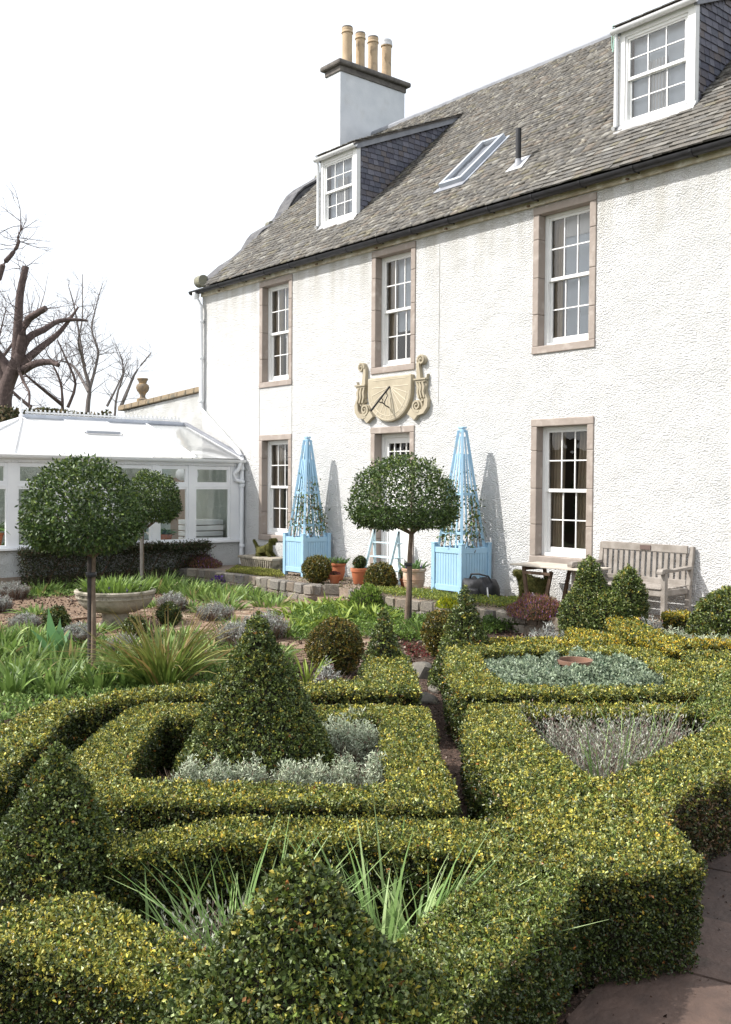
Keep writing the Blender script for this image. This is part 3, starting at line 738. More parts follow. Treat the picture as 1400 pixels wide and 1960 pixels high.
# roof ----------------------------------------------------------------
E0 = Vector((0, D-.16, EZ+.035)); sv = Vector((0, RY-D+.16, RZ-EZ-.035)); SL = sv.length; sv.normalize(); rn = Vector((0, -sv.z, sv.y))
roof = MB()
a0 = 6.20
roof.quad((GX+.28, D-.14, EZ+.01), (XR, D-.14, EZ+.01), (XR, RY, RZ-.03), (GX+.28, RY, RZ-.03)); roof.quad((XR, RY, RZ-.03), (XR, 2*RY-D+.2, EZ), (GX+.28, 2*RY-D+.2, EZ), (GX+.28, RY, RZ-.03))
roof = roof.build('roof', M['underlay'], house, fix=False)
def rp(x, s, n=0.): return Vector((x, E0.y, E0.z))+sv*s+rn*n
# dormer footprints (x0, x1, y front, z bottom, z top of front)
DORM = [(-15.80, -14.66, 12.04, 7.06, 8.42), (-8.77, -7.535, 12.12, 7.14, 8.56)]
def zroof(y): return EZ+(y-E0.y)*(sv.z/sv.y)
sky_x0, sky_x1, sk_s0, sk_s1 = -12.34, -11.80, (12.04-E0.y)/sv.y, (13.10-E0.y)/sv.y
def dorm_top(d, y): return d[4]+.42*(y-d[2])
def blocked(x, s):
    p = rp(x, s)
    for d in DORM:
        if d[0]+.01 < x < d[1]-.01 and p.y > d[2]-.02 and p.z < dorm_top(d, p.y)-.02: return True
    return sky_x0 < x < sky_x1 and sk_s0+.04 < s < sk_s1
TONES = [tuple(v*.72 for v in q) for q in [(.160,.150,.138),(.180,.170,.157),(.145,.138,.13),(.212,.204,.19),(.185,.16,.137),(.26,.253,.24),(.165,.162,.16),(.12,.115,.11),(.195,.18,.135),(.33,.325,.31)]]
TW_ = np.array([5, 5, 5, 3.5, 3, 1.8, 5, 5, 2, .8]); TW_ /= TW_.sum()
def slate_verts(w, l, th, rs):
    j = lambda k=.006: rs.uniform(-k, k)
    return [(-w/2+j(), 0+j(.03)*1, 0), (w/2+j(), 0+j(.03)*1, 0), (w/2, l, -.0), (-w/2, l, -.0), (-w/2+j(), 0+j(.03), th), (w/2+j(), 0+j(.03), th*rs.uniform(.7, 1.2)), (w/2, l, th*.5), (-w/2, l, th*.5)]
SF = [(4,5,6,7),(0,1,5,4),(1,2,6,5),(3,0,4,7)]
def slate_mesh(i, tone, m_, w, l, th):
    rs = random.Random(i); me = bpy.data.meshes.new('slate'); me.from_pydata(slate_verts(w, l, th, rs), [], SF)
    at = me.color_attributes.new('Col', 'FLOAT_COLOR', 'POINT')
    for q in at.data: q.color = (*tone, 1)
    me.materials.append(m_); return me
SLM = [slate_mesh(i, t, M['slate'], 1, 1, 1) for i, t in enumerate(TONES)]
slates = []
s = 0.0; row = 0
while s < SL-.03:
    exp_ = .128-.03*s/SL; x = GX+.30+random.uniform(0, .1)
    while x < XR:
        w = random.uniform(.11, .22)*(1-.2*s/SL)
        if not blocked(x+w/2, s+.05): slates.append((x+w/2, s, w, exp_))
        x += w+.0015
    s += exp_; row += 1
slates.sort(key=lambda q: (rp(q[0], q[1])-Vector((0, 0, 2))).length if q[0] < -5.9 else 99)
rot_s = Matrix(((1, 0, 0), (0, sv.y, -sv.z), (0, sv.z, sv.y))).to_euler()
restV, restF, restC = [], [], []
for i, (x, s, w, e) in enumerate(slates):
    k = int(rng.choice(len(TONES), p=TW_)); th = random.uniform(.018, .028); tilt = random.uniform(.05, .09); yawr = random.uniform(-.012, .012)
    L_ = e*1.6
    R_ = Matrix(((1, 0, 0), (0, sv.y, -sv.z), (0, sv.z, sv.y))) @ Matrix.Rotation(-tilt, 3, 'X') @ Matrix.Rotation(yawr, 3, 'Z')
    p = rp(x, s, .022+random.uniform(-.003, .004))
    if i < 295:
        o = link_mesh('slate', SLM[k], roof, p, R_.to_euler()); o.scale = (w, L_, th)
    else:
        vv = [p+R_ @ Vector((q[0]*w, q[1]*L_, q[2]*th)) for q in slate_verts(1, 1, 1, random)]
        n = len(restV); restV += [tuple(v) for v in vv]; restF += [tuple(a+n for a in f) for f in SF]; restC += [np.array(TONES[k])*random.uniform(.85, 1.15)]*8
np_mesh('slate_courses', restV, restF, M['slate'], roof, col=np.array(restC), kind='stuff')
# ridge and skew flashing
rg = MB(); rg.tube([(GX+.3, RY, RZ+.03), (XR, RY, RZ+.03)], .075, 8); rg.build('ridge', M['lead'], roof, smooth=True)
sk = MB(); pts = [(y, z) for y, z in sil[2:]]
for (a, b) in zip(pts[:-1], pts[1:]):
    sk.add([(GX-.06, a[0], a[1]-.03), (GX+.40, a[0], a[1]-.03), (GX+.40, b[0], b[1]-.03), (GX-.06, b[0], b[1]-.03), (GX-.06, a[0], a[1]+.05), (GX+.40, a[0], a[1]+.05), (GX+.40, b[0], b[1]+.05), (GX-.06, b[0], b[1]+.05)],
           [(0,3,2,1),(4,5,6,7),(0,1,5,4),(1,2,6,5),(2,3,7,6),(3,0,4,7)])
    zb0 = zroof(a[0]); zb1 = zroof(b[0])
    if a[1] > zb0 or b[1] > zb1: sk.quad((GX+.40, a[0], zb0-.1), (GX+.40, b[0], zb1-.1), (GX+.40, b[0], b[1]), (GX+.40, a[0], a[1]))
sk.build('curved_skew', mat('dark_skew_stone', (.075, .075, .085), (.15, .148, .15), rough=.9, scale=7, bump=.01), house)
# scroll-shaped skewputts at the eaves corner and on the curve
def scroll(cy, cz, r, x0, x1, name='skewputt'):
    m_ = MB(); m_.prism([(cy+r*math.cos(t*PI/9), cz+r*math.sin(t*PI/9)) for t in range(18)], lambda u, v, t: (t, u, v), x0, x1)
    m_.build(name, mat('mossy_stone', (.26, .25, .17), (.17, .17, .16), rough=.95, scale=8, bump=.01), house, smooth=True)
scroll(11.28, 6.42, .13, GX-.10, GX+.12); scroll(13.08, 7.97, .07, GX-.06, GX+.1); scroll(14.5, 9.34, .07, GX-.06, GX+.1)
# chimney
ch = MB(); CX1 = -18.56; CY0, CY1 = 14.73, 16.79
ch.box(GX-.005, CX1, CY0, CY1, 9.3, 11.78); chim = ch.build('chimney', M['smooth_render'], house, bevel=.01)
cp = MB(); cp.box(GX-.03, CX1+.03, CY0-.03, CY1+.03, 11.765, 11.90); cp.build('chimney_cap', M['cap_stone'], chim, bevel=.015)
cp = MB(); cp.box(GX-.12, CX1+.12, CY0-.12, CY1+.12, 11.90, 12.02); cp.build('chimney_cap', M['cap_stone'], chim, bevel=.04)
for i, (y, top) in enumerate([(15.15, 13.0), (15.56, 12.98), (15.965, 13.0), (16.41, 13.04)]):
    h = top-12.0; r = .125 if i != 1 else .115
    m_ = MB().lathe((-18.83, y, 12.0), [(r*1.1, 0), (r*1.02, .05), (r*.96, h*.5), (r, h-.16), (r*1.16, h-.15), (r*1.16, h-.12), (r*1.04, h-.10), (r*1.1, h-.04), (r*1.02, h), (r*.8, h), (r*.8, h-.1)], 20)
    p_ = m_.build('chimney_pot', M['pot_clay'], chim, smooth=True)
    if i == 3: 
        MB().lathe((-18.83, y, 12.0), [(r*1.18, h-.13), (r*1.2, h-.11), (r*1.2, h-.08), (r*1.12, h-.07), (r*1.16, h-.02), (r*.9, h+.02)], 20).build('metal_cowl', mat('pale_metal', (.6, .6, .6), (.4, .4, .4), rough=.4, metal=.6), p_, smooth=True)
    MB().lathe((-18.83, y, 12.0), [(r*1.05, h-.035), (r*1.11, h-.03), (r*1.02, h+.004), (r*.82, h+.006)], 20).build('sooty_rim', M['cap_stone'], p_, smooth=True)
# gutter with brackets, downpipe
gt = MB(); n = 9; prof = [(-.075*math.cos(PI*k/(n-1)), -.075*math.sin(PI*k/(n-1))) for k in range(n)]
prof2 = prof+[(u*.85, v*.85+.004) for u, v in prof[::-1]]
gy_, gz = D-.155, 6.20
gt.prism(prof2, lambda u, v, t: (t, gy_+u, gz+v), GX-.22, XR); gut = gt.build('gutter', M['black_iron'], house, smooth=True)
for k in range(20):
    x = GX+.1+k*.86
    g_ = MB(); g_.prism([(-.083*math.cos(PI*j/8), -.083*math.sin(PI*j/8)) for j in range(9)]+[(.07, .0), (-.07, .0)], lambda u, v, t: (t, gy_+u, gz+v), x, x+.035)
    g_.obox((x+.017, gy_+.06, gz-.05), (x+.017, D+.0, 6.12), .02, .012); g_.build('gutter_bracket', M['black_iron'], gut)
    if k % 2: MB().tube([(x-.15, D-.04, 6.10), (x-.15, D-.10, 6.085)], .016, 6).build('iron_stub', mat('rusty_iron', (.12, .07, .04), (.2, .13, .08), rough=.9), house)
dpx = -19.0
dp = MB(); dp.tube([(dpx-.12, gy_, 6.16), (dpx-.12, gy_, 6.05), (dpx-.03, D-.09, 5.86), (dpx-.03, D-.07, 3.62), (-18.76, D-.07, 3.42), (-17.52, D-.08, 2.66), (-17.38, D-.08, 2.5), (-17.38, D-.08, .31)], .05, 10)
dwn = dp.build('downpipe', M['upvc'], house, smooth=True)
for (x, z) in ((dpx-.03, 5.5), (dpx-.03, 4.7), (dpx-.03, 3.75), (-17.38, 2.25), (-17.38, 1.9), (-17.38, .65)):
    MB().lathe((x, D-.075, z), [(.058, 0), (.062, .005), (.062, .06), (.058, .065)], 12).build('pipe_collar', M['upvc'], dwn, smooth=True)
MB().lathe((dpx-.12, gy_, 6.02), [(.055, 0), (.075, .05), (.08, .13), (.08, .14)], 12).build('pipe_collar', M['upvc'], dwn, smooth=True)
# dormers
BT = [(.10,.105,.135),(.13,.13,.165),(.085,.085,.115),(.155,.155,.19),(.11,.105,.125),(.135,.12,.125)]  # bluish slate tones that carry the shade of the cheek
BSM = [slate_mesh(100+i, t, M['shade_blue_slate'], 1, 1, 1) for i, t in enumerate(BT)]
for di, (x0, x1, yf, zb, zt) in enumerate(DORM):
    dm = empty('dormer', parent=house); dd = DORM[di]
    yb = yf
    while dorm_top(dd, yb) > zroof(yb) and yb < RY: yb += .02
    for sx, x in ((-1, x0), (1, x1)):
        ck = MB(); xi = x-sx*.035
        ck.add([(xi, yf+.03, zroof(yf)-.1), (xi, yb, zroof(yb)-.02), (xi, yf+.03, dorm_top(dd, yf)-.03)], [(0, 1, 2)]); ck.build('cheek', M['underlay'], dm, fix=False)
    # slated cheek on the right side, slate by slate
    z = zt-.13; r_ = 0; e = .105; xi = x1-.03
    Rm = Matrix(((0, 0, 1), (1, 0, 0), (0, 1, 0)))
    k = 0; z = zb-.05
    while z < dorm_top(dd, yb):
        y = yf+.04+random.uniform(-.08, .0); first = True
        while y < yb+.1:
            w = random.uniform(.11, .19)
            ya, yb2 = max(y, yf+.03), y+w
            if zroof(ya)-.03 < z+e and z < dorm_top(dd, yb2)-.06 and yb2-ya > .03 and z+.02 > zroof(ya)-.16:
                hh = min(e*1.5, dorm_top(dd, ya)-.03-z)
                if hh > .02 and zroof(yb2)-z < .45:
                    o = link_mesh('slate', BSM[int(rng.integers(len(BSM)))], dm, (xi, (ya+yb2)/2, z), (Rm @ Matrix.Rotation(-.09, 3, 'X')).to_euler())
                    o.scale = (yb2-ya-.006, hh, .016); k += 1
            y += w
        z += e
    # lead verge and cat-slide roof
    vg = MB(); vg.obox((x1-.0, yf-.02, zt-.01), (x1-.0, yb, dorm_top(dd, yb)), .05, .10); vg.obox((x0, yf-.02, zt-.01), (x0, yb, dorm_top(dd, yb)), .05, .10); vg.build('lead_verge', M['lead'], dm)
    rf = MB(); rf.add([(x0-.05, yf-.08, zt+.02), (x1+.05, yf-.08, zt+.02), (x1+.05, yb+.05, dorm_top(dd, yb)+.07), (x0-.05, yb+.05, dorm_top(dd, yb)+.07), (x0-.05, yf-.08, zt+.05), (x1+.05, yf-.08, zt+.05), (x1+.05, yb+.05, dorm_top(dd, yb)+.10), (x0-.05, yb+.05, dorm_top(dd, yb)+.10)], [(0,3,2,1),(4,5,6,7),(0,1,5,4),(1,2,6,5),(2,3,7,6),(3,0,4,7)])
    rf.build('dormer_roof', M['cap_stone'], dm)
    y = yf-.10; nrow = 0; dsl = Vector((0, 1, .42)).normalized()
    while y < yb:
        x = x0-.07+random.uniform(0, .05)
        while x < x1+.05:
            w = random.uniform(.12, .2); w = min(w, x1+.08-x)
            if w < .03: break
            o = link_mesh('slate', SLM[int(rng.choice(len(TONES), p=TW_))], dm, (x+w/2, y, dorm_top(dd, y)+.10), (math.atan(.42)-.09, 0, 0)); o.scale = (w-.004, .22, .016); x += w
        y += .15
    # lead apron below the window
    MB().add([(x0-.03, yf-.14, zroof(yf-.14)+.045), (x1+.03, yf-.14, zroof(yf-.14)+.045), (x1+.03, yf, zb+.08), (x0-.03, yf, zb+.08)], [(0, 1, 2, 3)]).build('lead_apron', mat('pale_lead', (.5, .5, .5), (.3, .3, .31), rough=.7, scale=9, bump=.01), dm, fix=False)
    # white timber front
    fr = MB(); fr.box(x0, x0+.10, yf, yf+.10, zb, zt); fr.box(x1-.12, x1, yf, yf+.10, zb, zt); fr.box(x0+.10, x1-.12, yf+.001, yf+.10, zt-.10, zt); fr.box(x0+.10, x1-.12, yf-.012, yf+.10, zb+.02, zb+.10)
    fr.build('timber_front', M['white_wood'], dm, bevel=.006)
    sx0, sx1, sz0, sz1 = x0+.10, x1-.12, zb+.10, zt-.10
    mid = (sz0+sz1)/2
    MB().box(sx0, sx0+.03, yf+.02, yf+.1, sz0, sz1).box(sx1-.03, sx1, yf+.02, yf+.1, sz0, sz1).box(sx0+.03, sx1-.03, yf+.02, yf+.1, sz1-.04, sz1).build('sash_box', M['white_wood'], dm, bevel=.003)
    sash(dm, sx0+.03, sx1-.03, mid-.02, sz1-.03, yf+.035, rail=.035, brail=.045, bar=.016)
    sash(dm, sx0+.03, sx1-.03, sz0, mid+.015, yf+.072, rail=.04, brail=.06, bar=.016)
    MB().quad((sx0, yf+.5, sz0-.1), (sx1, yf+.5, sz0-.1), (sx1, yf+.5, sz1), (sx0, yf+.5, sz1)).build('room_interior', M['room'], dm, fix=False)  # dark backing sheet, the unlit room painted as near-black
    drape(dm, sx0+.05, sx1+.1, sz0, sz1, yf+.16, M['net'], 2, 'blind', .01); drape(dm, sx0+.30, sx0+.62, sz0, sz0+.8, yf+.14, M['net_white'], 6, 'curtain', .018)  # pale blind takes the place of sky reflection in the dormer panes
    gt = MB(); gt.prism([(u*.75, v*.75) for u, v in prof2], lambda u, v, t: (t, yf-.075+u, zt+.01+v), x0-.08, x1+.05); gt.build('gutter', M['upvc'], dm, smooth=True)
    MB().tube([(x0-.02, yf-.06, zt-.03), (x0-.02, yf-.035, zt-.12), (x0-.02, yf-.035, zb+.06), (x0-.02, yf-.10, zb+.02)], .03, 10).build('downpipe', M['upvc'], dm, smooth=True)
MB().tube([(-8.97, 12.22, 8.42), (-8.96, 12.2, 8.6), (-8.90, 12.15, 8.72), (-8.84, 12.12, 8.66), (-8.86, 12.09, 8.30)], .009, 6).build('loop_of_rope', M['rope'], house)
# skylight
sl_ = empty('skylight', parent=house)
def skb(x0, x1, s0, s1, n0, n1):
    m_ = MB(); v = [rp(x, s, n) for n in (n0, n1) for (x, s) in ((x0, s0), (x1, s0), (x1, s1), (x0, s1))]; m_.add(v, [(0,3,2,1),(4,5,6,7),(0,1,5,4),(1,2,6,5),(2,3,7,6),(3,0,4,7)]); return m_
sm = mat('zinc_frame', (.42, .45, .50), (.34, .37, .42), rough=.45, scale=6)
for (a, b, c_, d_) in ((sky_x0, sky_x0+.07, sk_s0, sk_s1), (sky_x1-.07, sky_x1, sk_s0, sk_s1)): skb(a, b, c_, d_, 0, .13).build('frame', sm, sl_)
for (c_, d_) in ((sk_s0, sk_s0+.09), (sk_s1-.07, sk_s1)): skb(sky_x0+.07, sky_x1-.07, c_, d_, 0, .125).build('frame', sm, sl_)
skb(sky_x0+.07, sky_x1-.07, sk_s0+.09, sk_s1-.07, .07, .08).build('pane', M['glass'], sl_); skb(sky_x0-.08, sky_x1+.08, sk_s0-.13, sk_s0+.01, .03, .055).build('lead_apron', M['lead'], sl_)
skb(sky_x0-.07, sky_x0-.005, sk_s0, sk_s1, .02, .045).build('flashing', sm, sl_); skb(sky_x1+.005, sky_x1+.07, sk_s0, sk_s1+.04, .02, .05).build('flashing', sm, sl_)
# vent pipe
vp = rp(-10.57, (12.0-E0.y)/sv.y, 0)
MB().tube([vp, vp+Vector((0, 0, .62))], .045, 14).build('vent_pipe', M['black_iron'], house, smooth=True)
MB().lathe((vp.x, vp.y, vp.z), [(.085, -.06), (.08, .04), (.055, .09), (.05, .14)], 14).build('lead_collar', M['lead'], house, smooth=True)
MB().quad(rp(-10.74, 1.02, .047), rp(-10.40, 1.02, .047), rp(-10.45, 1.42, .05), rp(-10.69, 1.42, .05)).build('lead_slate', mat('white_lead', (.6, .6, .62), (.45, .45, .47), rough=.6), house)

# sundial -------------------------------------------------------------
sd = empty('sundial', 'carved stone wall sundial with black gnomon between scroll brackets above the door', 'sundial', (-12.76, D, 3.05))
sx, zt_, zc_ = -12.77, 3.835, 3.60; R_ = .565
arc = [(sx-R_, zt_), (sx-R_, 3.58)]+[(sx-R_*math.cos(t*PI/22), 3.58-.52*math.sin(t*PI/22)) for t in range(1, 22)]+[(sx+R_, 3.58), (sx+R_, zt_)]
MB().prism(arc, lambda u, v, t: (u, t, v), D-.085, D+.01).build('dial_plate', M['sandstone'], sd, bevel=.02)
root_ = Vector((sx+.03, D-.088, 3.66)); ln = MB()
for k in range(13):
    t = PI*(k+.0)/12; e = root_+Vector((-math.cos(t)*.47, 0, -math.sin(t)*.5)); st_ = root_+(e-root_)*.12; ln.obox(st_, e, .008, .004, up=(0, 1, 0))
for r0 in (.93, .80):
    pts = [(sx-R_*r0*math.cos(t*PI/20), D-.088, 3.58-.52*r0*math.sin(t*PI/20)) for t in range(21)]
    for a, b in zip(pts[:-1], pts[1:]): ln.obox(a, b, .006, .004, up=(0, 1, 0))
ln.obox((sx-.45, D-.088, 3.785), (sx+.45, D-.088, 3.785), .005, .004, up=(0, 1, 0))
ln.build('hour_lines', M['line_stone'], sd)
def text(body, size, loc, name, m_, parent, rot=(PI/2, 0, 0)):
    cu = bpy.data.curves.new(name, 'FONT'); cu.body = body; cu.size = size; cu.extrude = .0015; cu.align_x = 'CENTER'
    o = bpy.data.objects.new(name, cu); COL.objects.link(o); dg = bpy.context.evaluated_depsgraph_get(); dg.update()
    me = bpy.data.meshes.new_from_object(o.evaluated_get(dg)); bpy.data.objects.remove(o); me.materials.clear(); me.materials.append(m_)
    return link_mesh(name, me, parent, loc, rot)
for k, nm in enumerate(['IX', 'X', 'XI', 'XII', 'I', 'II', 'III', 'IV', 'V']):
    t = PI*(k+1.5)/12; 
    text(nm, .055, (sx-R_*.865*math.cos(t), D-.089, 3.56-.52*.865*math.sin(t)), 'hour_numeral', M['line_stone'], sd)
gn = MB(); tip = Vector((sx+.02, D-.50, 3.22))
gn.obox(root_, tip, .016, .03, up=(0, 0, 1))
q = root_+(tip-root_)*.62; gn.tube([q, q+Vector((0, .12, -.02)), Vector((sx+.02, D-.17, 3.33)), Vector((sx+.02, D-.08, 3.30))], .011, 6)
gn.tube([root_+(tip-root_)*.2, Vector((sx+.02, D-.13, 3.50)), Vector((sx+.02, D-.19, 3.40)), Vector((sx+.02, D-.20, 3.345))], .009, 6)
gn.tube([root_+(tip-root_)*.45, Vector((sx+.02, D-.23, 3.42)), Vector((sx+.02, D-.24, 3.38))], .008, 6)
gn.build('gnomon', M['black_iron'], sd)
def ribbon(m_, pts, wds, y0, y1):
    n = len(pts); Lf = []; Rt = []
    for i in range(n):
        a = Vector(pts[max(i-1, 0)]); b = Vector(pts[min(i+1, n-1)]); d = (b-a).normalized(); nn = Vector((-d.y, d.x)); p = Vector(pts[i]); Lf.append(p+nn*wds[i]/2); Rt.append(p-nn*wds[i]/2)
    for i in range(n-1): m_.prism([tuple(Lf[i]), tuple(Lf[i+1]), tuple(Rt[i+1]), tuple(Rt[i])], lambda u, v, t: (u, t, v), y0+(i % 2)*.0006, y1)
for side, cx in ((-1, -13.53), (1, -11.98)):
    P_ = lambda dx, z: (cx+side*dx, z)
    def volute(c, r, t0, turns, w0, w1, y0, n=26):
        pts = []; ws = []
        for i in range(n+1):
            f = i/n; t = t0+turns*2*PI*f; rr_ = r*(1-.86*f); pts.append(P_(c[0]+rr_*math.cos(t), c[1]+rr_*math.sin(t))); ws.append(w0+(w1-w0)*f)
        ribbon(s_, pts, ws, y0, D)
    s_ = MB(); y_ = D-.085
    # flat back slabs give the outline, raised ribbons the carving
    s_.prism([P_(.09*math.cos(t*PI/10), 4.05+.075*math.sin(t*PI/10)) for t in range(20)], lambda u, v, t: (u, t, v), D-.055, D)
    volute((0, 4.05), .085, PI*1.05, -1.6, .035, .02, y_)
    ribbon(s_, [P_(-.085, 4.05), P_(-.085, 3.95), P_(-.07, 3.85), P_(-.06, 3.74)], [.06, .07, .08, .10], D-.07, D)
    s_.box(cx-.15, cx+.13, D-.10, D, 3.72, 3.745); s_.box(cx-.13, cx+.11, D-.08, D, 3.685, 3.72)
    s_.prism([P_(-.12, 3.69), P_(.12, 3.69), P_(.10, 3.55), P_(.14, 3.42), P_(.0, 3.36), P_(-.11, 3.44), P_(-.06, 3.55)], lambda u, v, t: (u, t, v), D-.05, D)
    for o_ in (-.09, -.02, .05): ribbon(s_, [P_(o_, 3.68), P_(o_+.03, 3.60), P_(o_+.015, 3.52), P_(o_+.05, 3.42)], [.03, .055, .04, .03], D-.085-.01*(o_ > -.05), D)
    s_.prism([P_(.09, 3.72), P_(.14, 3.81), P_(.12, 3.72)], lambda u, v, t: (u, t, v), D-.06, D)
    ribbon(s_, [P_(.10, 3.46), P_(.13, 3.38), P_(.12, 3.28), P_(.05, 3.20), P_(-.06, 3.175), P_(-.14, 3.20)], [.06, .085, .09, .085, .08, .07], D-.08, D)
    s_.prism([P_(-.10+.12*math.cos(t*PI/10), 3.30+.095*math.sin(t*PI/10)) for t in range(20)], lambda u, v, t: (u, t, v), D-.05, D)
    volute((-.10, 3.30), .105, -.3*PI, -1.7, .04, .022, y_)
    s_.prism([P_(-.24, 3.27), P_(-.33, 3.17), P_(-.16, 3.06), P_(-.06, 3.15), P_(-.17, 3.20)], lambda u, v, t: (u, t, v), D-.075, D)
    s_.build('scroll_bracket', M['sandstone'], sd, bevel=.008)

# ================================================================= CONSERVATORY
KX, KR, KZ, KRZ = -17.42, -19.5, 2.47, 3.26; KY0, KY1 = 5.45, D-.03; RY0, RY1 = 7.42, 11.1
cons = empty('conservatory', 'white framed conservatory with glazed ridge roof and cresting, against the left of the house', 'conservatory', (KX, 8.4, 0))
dw = MB(); dw.box(KX-.28, KX-.02, KY0, KY1, -.05, .76); dw.box(-21.5, KX-.29, KY0, KY0+.25, -.05, .755)
dw.build('dwarf_wall', M['render'], cons)
MB().box(KX-.30, KX+.06, KY0-.08, KY1, .765, .815).build('sill', M['upvc'], cons, bevel=.008)
MB().box(-21.5, KX-.3, KY0, KY1, .05, .10).build('inner_floor', mat('tile_floor', (.30, .24, .18), rough=.6), cons)
MB().box(-21.7, -21.5, KY0, KY1+.2, 0, 2.5).box(-21.5, KX-.3, KY1-.06, KY1, 0, 2.47).build('back_wall', harl_mat('inner_wall', (.40, .44, .40), (.33, .37, .34), False), cons)
MB().box(-20.3, -19.6, KY1-.10, KY1-.065, .1, 2.1).build('inner_door', mat('inner_brown', (.22, .17, .13)), cons)
def upv(a, b, c_, d_, e, f, name='frame', bev=.006, m_='upvc'): return MB().box(a, b, c_, d_, e, f).build(name, M[m_], cons, bevel=bev)
upv(KX-.09, KX+.02, KY0, KY1, 2.33, 2.44, 'eaves_beam')
# front gutter
kp = [(-.06*math.cos(PI*k/8)+.0, -.06*math.sin(PI*k/8)) for k in range(9)]
MB().prism(kp+[(.065, .01), (-.065, .01)], lambda u, v, t: (KX+.09+u, t, 2.455+v), KY0-.1, KY1).build('gutter', M['upvc'], cons, smooth=True)
MB().box(KX+.021, KX+.035, KY0, KY1, 2.36, 2.40).build('dentil_trim', M['upvc'], cons)
dt = MB()
for k in range(int((KY1-KY0)/.06)): y = KY0+.03+k*.06; dt.box(KX+.02, KX+.032, y, y+.035, 2.335, 2.36)
dt.build('dentil_trim', M['upvc'], cons, kind='stuff')
MB().tube([(KX+.09, KY1-.12, 2.44), (KX+.10, KY1-.14, 2.30), (KX+.02, KY1-.22, 2.18), (KX+.03, KY1-.2, 2.05), (KX+.08, KY1-.02, 2.0)], .045, 10).build('swan_neck', M['upvc'], cons, smooth=True)
posts = [5.5, 6.46, 7.39, 8.33, 9.27, 10.07, 10.97]
upv(KX-.10, KX+.0, 10.99, KY1, .815, 2.33, 'corner_post'); upv(KX-.10, KX+.005, KY0, KY0+.12, .815, 2.33, 'corner_post')
for i, y in enumerate(posts[1:-1]):
    w = .07 if i else .09
    upv(KX-.09, KX+.012, y-w, y+w, .815, 2.33, 'post')
for y0, y1 in zip(posts[:-1], posts[1:]):
    a, b = y0+.07, y1-.07
    if y0 == posts[0]: a = y0+.08
    if y1 == posts[-1]: b = y1+.015
    for (z0, z1, fw_) in ((.815, 1.90, .045), (1.93, 2.325, .07)):
        f = MB(); f.box(KX-.06, KX+.0, a, a+fw_, z0, z1); f.box(KX-.06, KX+.0, b-fw_, b, z0, z1); f.box(KX-.059, KX-.001, a+fw_, b-fw_, z1-fw_, z1); f.box(KX-.059, KX-.001, a+fw_, b-fw_, z0, z0+fw_)
        f.build('window_frame', M['upvc'], cons, bevel=.004)
        MB().quad((KX-.03, a+fw_, z0+fw_), (KX-.03, b-fw_, z0+fw_), (KX-.03, b-fw_, z1-fw_), (KX-.03, a+fw_, z1-fw_)).build('pane', M['cons_glass'], cons, fix=False)
    upv(KX-.061, KX+.003, a, b, 1.895, 1.935, 'transom', .004)
# back side glazing so the room is lit
# roof panels
def rpt(ye, yr, t, dz=0): return (KX+.06+(KR-KX-.06)*t, ye+(yr-ye)*t, KZ+.02+(KRZ-KZ-.02)*t+dz)
bars = [(6.46, RY0), (7.39, RY0+.02), (8.29, 8.29), (9.21, 9.21), (10.13, 10.13), (KY1-.05, RY1)]
for i, ((a, ra), (b, rb)) in enumerate(zip(bars[:-1], bars[1:])):
    m_ = 'poly' if i < 4 else 'cleartop'
    V = [rpt(a, ra, 0), rpt(b, rb, 0), rpt(b, rb, 1), rpt(a, ra, 1)]
    if i == 2:   # panel with the roof vent
        V = [rpt(a, ra, 0), rpt(b, rb, 0), rpt(b, rb, .60), rpt(a, ra, .60)]
        MB().quad(*V).build('roof_panel', M[m_], cons, fix=False)
        V = [rpt(a, ra, .60, .03), rpt(b, rb, .60, .03), rpt(b, rb, 1, .03), rpt(a, ra, 1, .03)]
        MB().quad(*V).build('roof_vent', M[m_], cons, fix=False)
        MB().obox(rpt(a+.1, ra+.1, .60, .035), rpt(b-.1, rb-.1, .60, .035), .10, .05).build('vent_rail', mat('grey_plastic', (.36, .38, .42), rough=.5), cons)
    else: MB().quad(*V).build('roof_panel', M[m_], cons, fix=False)
hip = [(KX+.06, 5.45), (-18.4, 5.25), (-19.5, 5.2), (-20.6, 5.3), (-21.5, 6.0)]
apex = Vector((KR, RY0, KRZ)); last = Vector(rpt(6.46, RY0, 0))
for (x, y) in hip:
    p = Vector((x, y, KZ+.02)); MB().add([tuple(last), tuple(p), tuple(apex)], [(0, 1, 2)]).build('roof_panel', M['poly'], cons, fix=False)
    MB().obox(p+Vector((0, 0, .015)), apex+Vector((0, 0, .01)), .05, .03).build('rafter', M['upvc'], cons); last = p
for (a, ra) in bars: MB().obox(rpt(a, ra, 0, .015), rpt(a, ra, 1, .01), .045, .035).build('rafter', M['upvc'], cons, bevel=.005)
MB().add([(KR, RY0, KRZ), (KR, RY1, KRZ), (-21.6, KY1, KZ), (-21.6, 6.0, KZ)], [(0, 1, 2, 3)]).build('roof_panel', M['poly'], cons, fix=False)
MB().tube([(KR, RY0, KRZ+.02), (KR, RY1, KRZ+.02)], .05, 8).build('ridge', mat('grey_ridge', (.34, .37, .44), (.5, .53, .58), rough=.45, scale=2), cons, smooth=True)
MB().obox(rpt(KY1-.05, RY1, 0, .06), rpt(KY1-.05, RY1, 1, .06), .12, .03).build('lead_flashing', M['lead'], cons)
fm = MB(); fx = KR
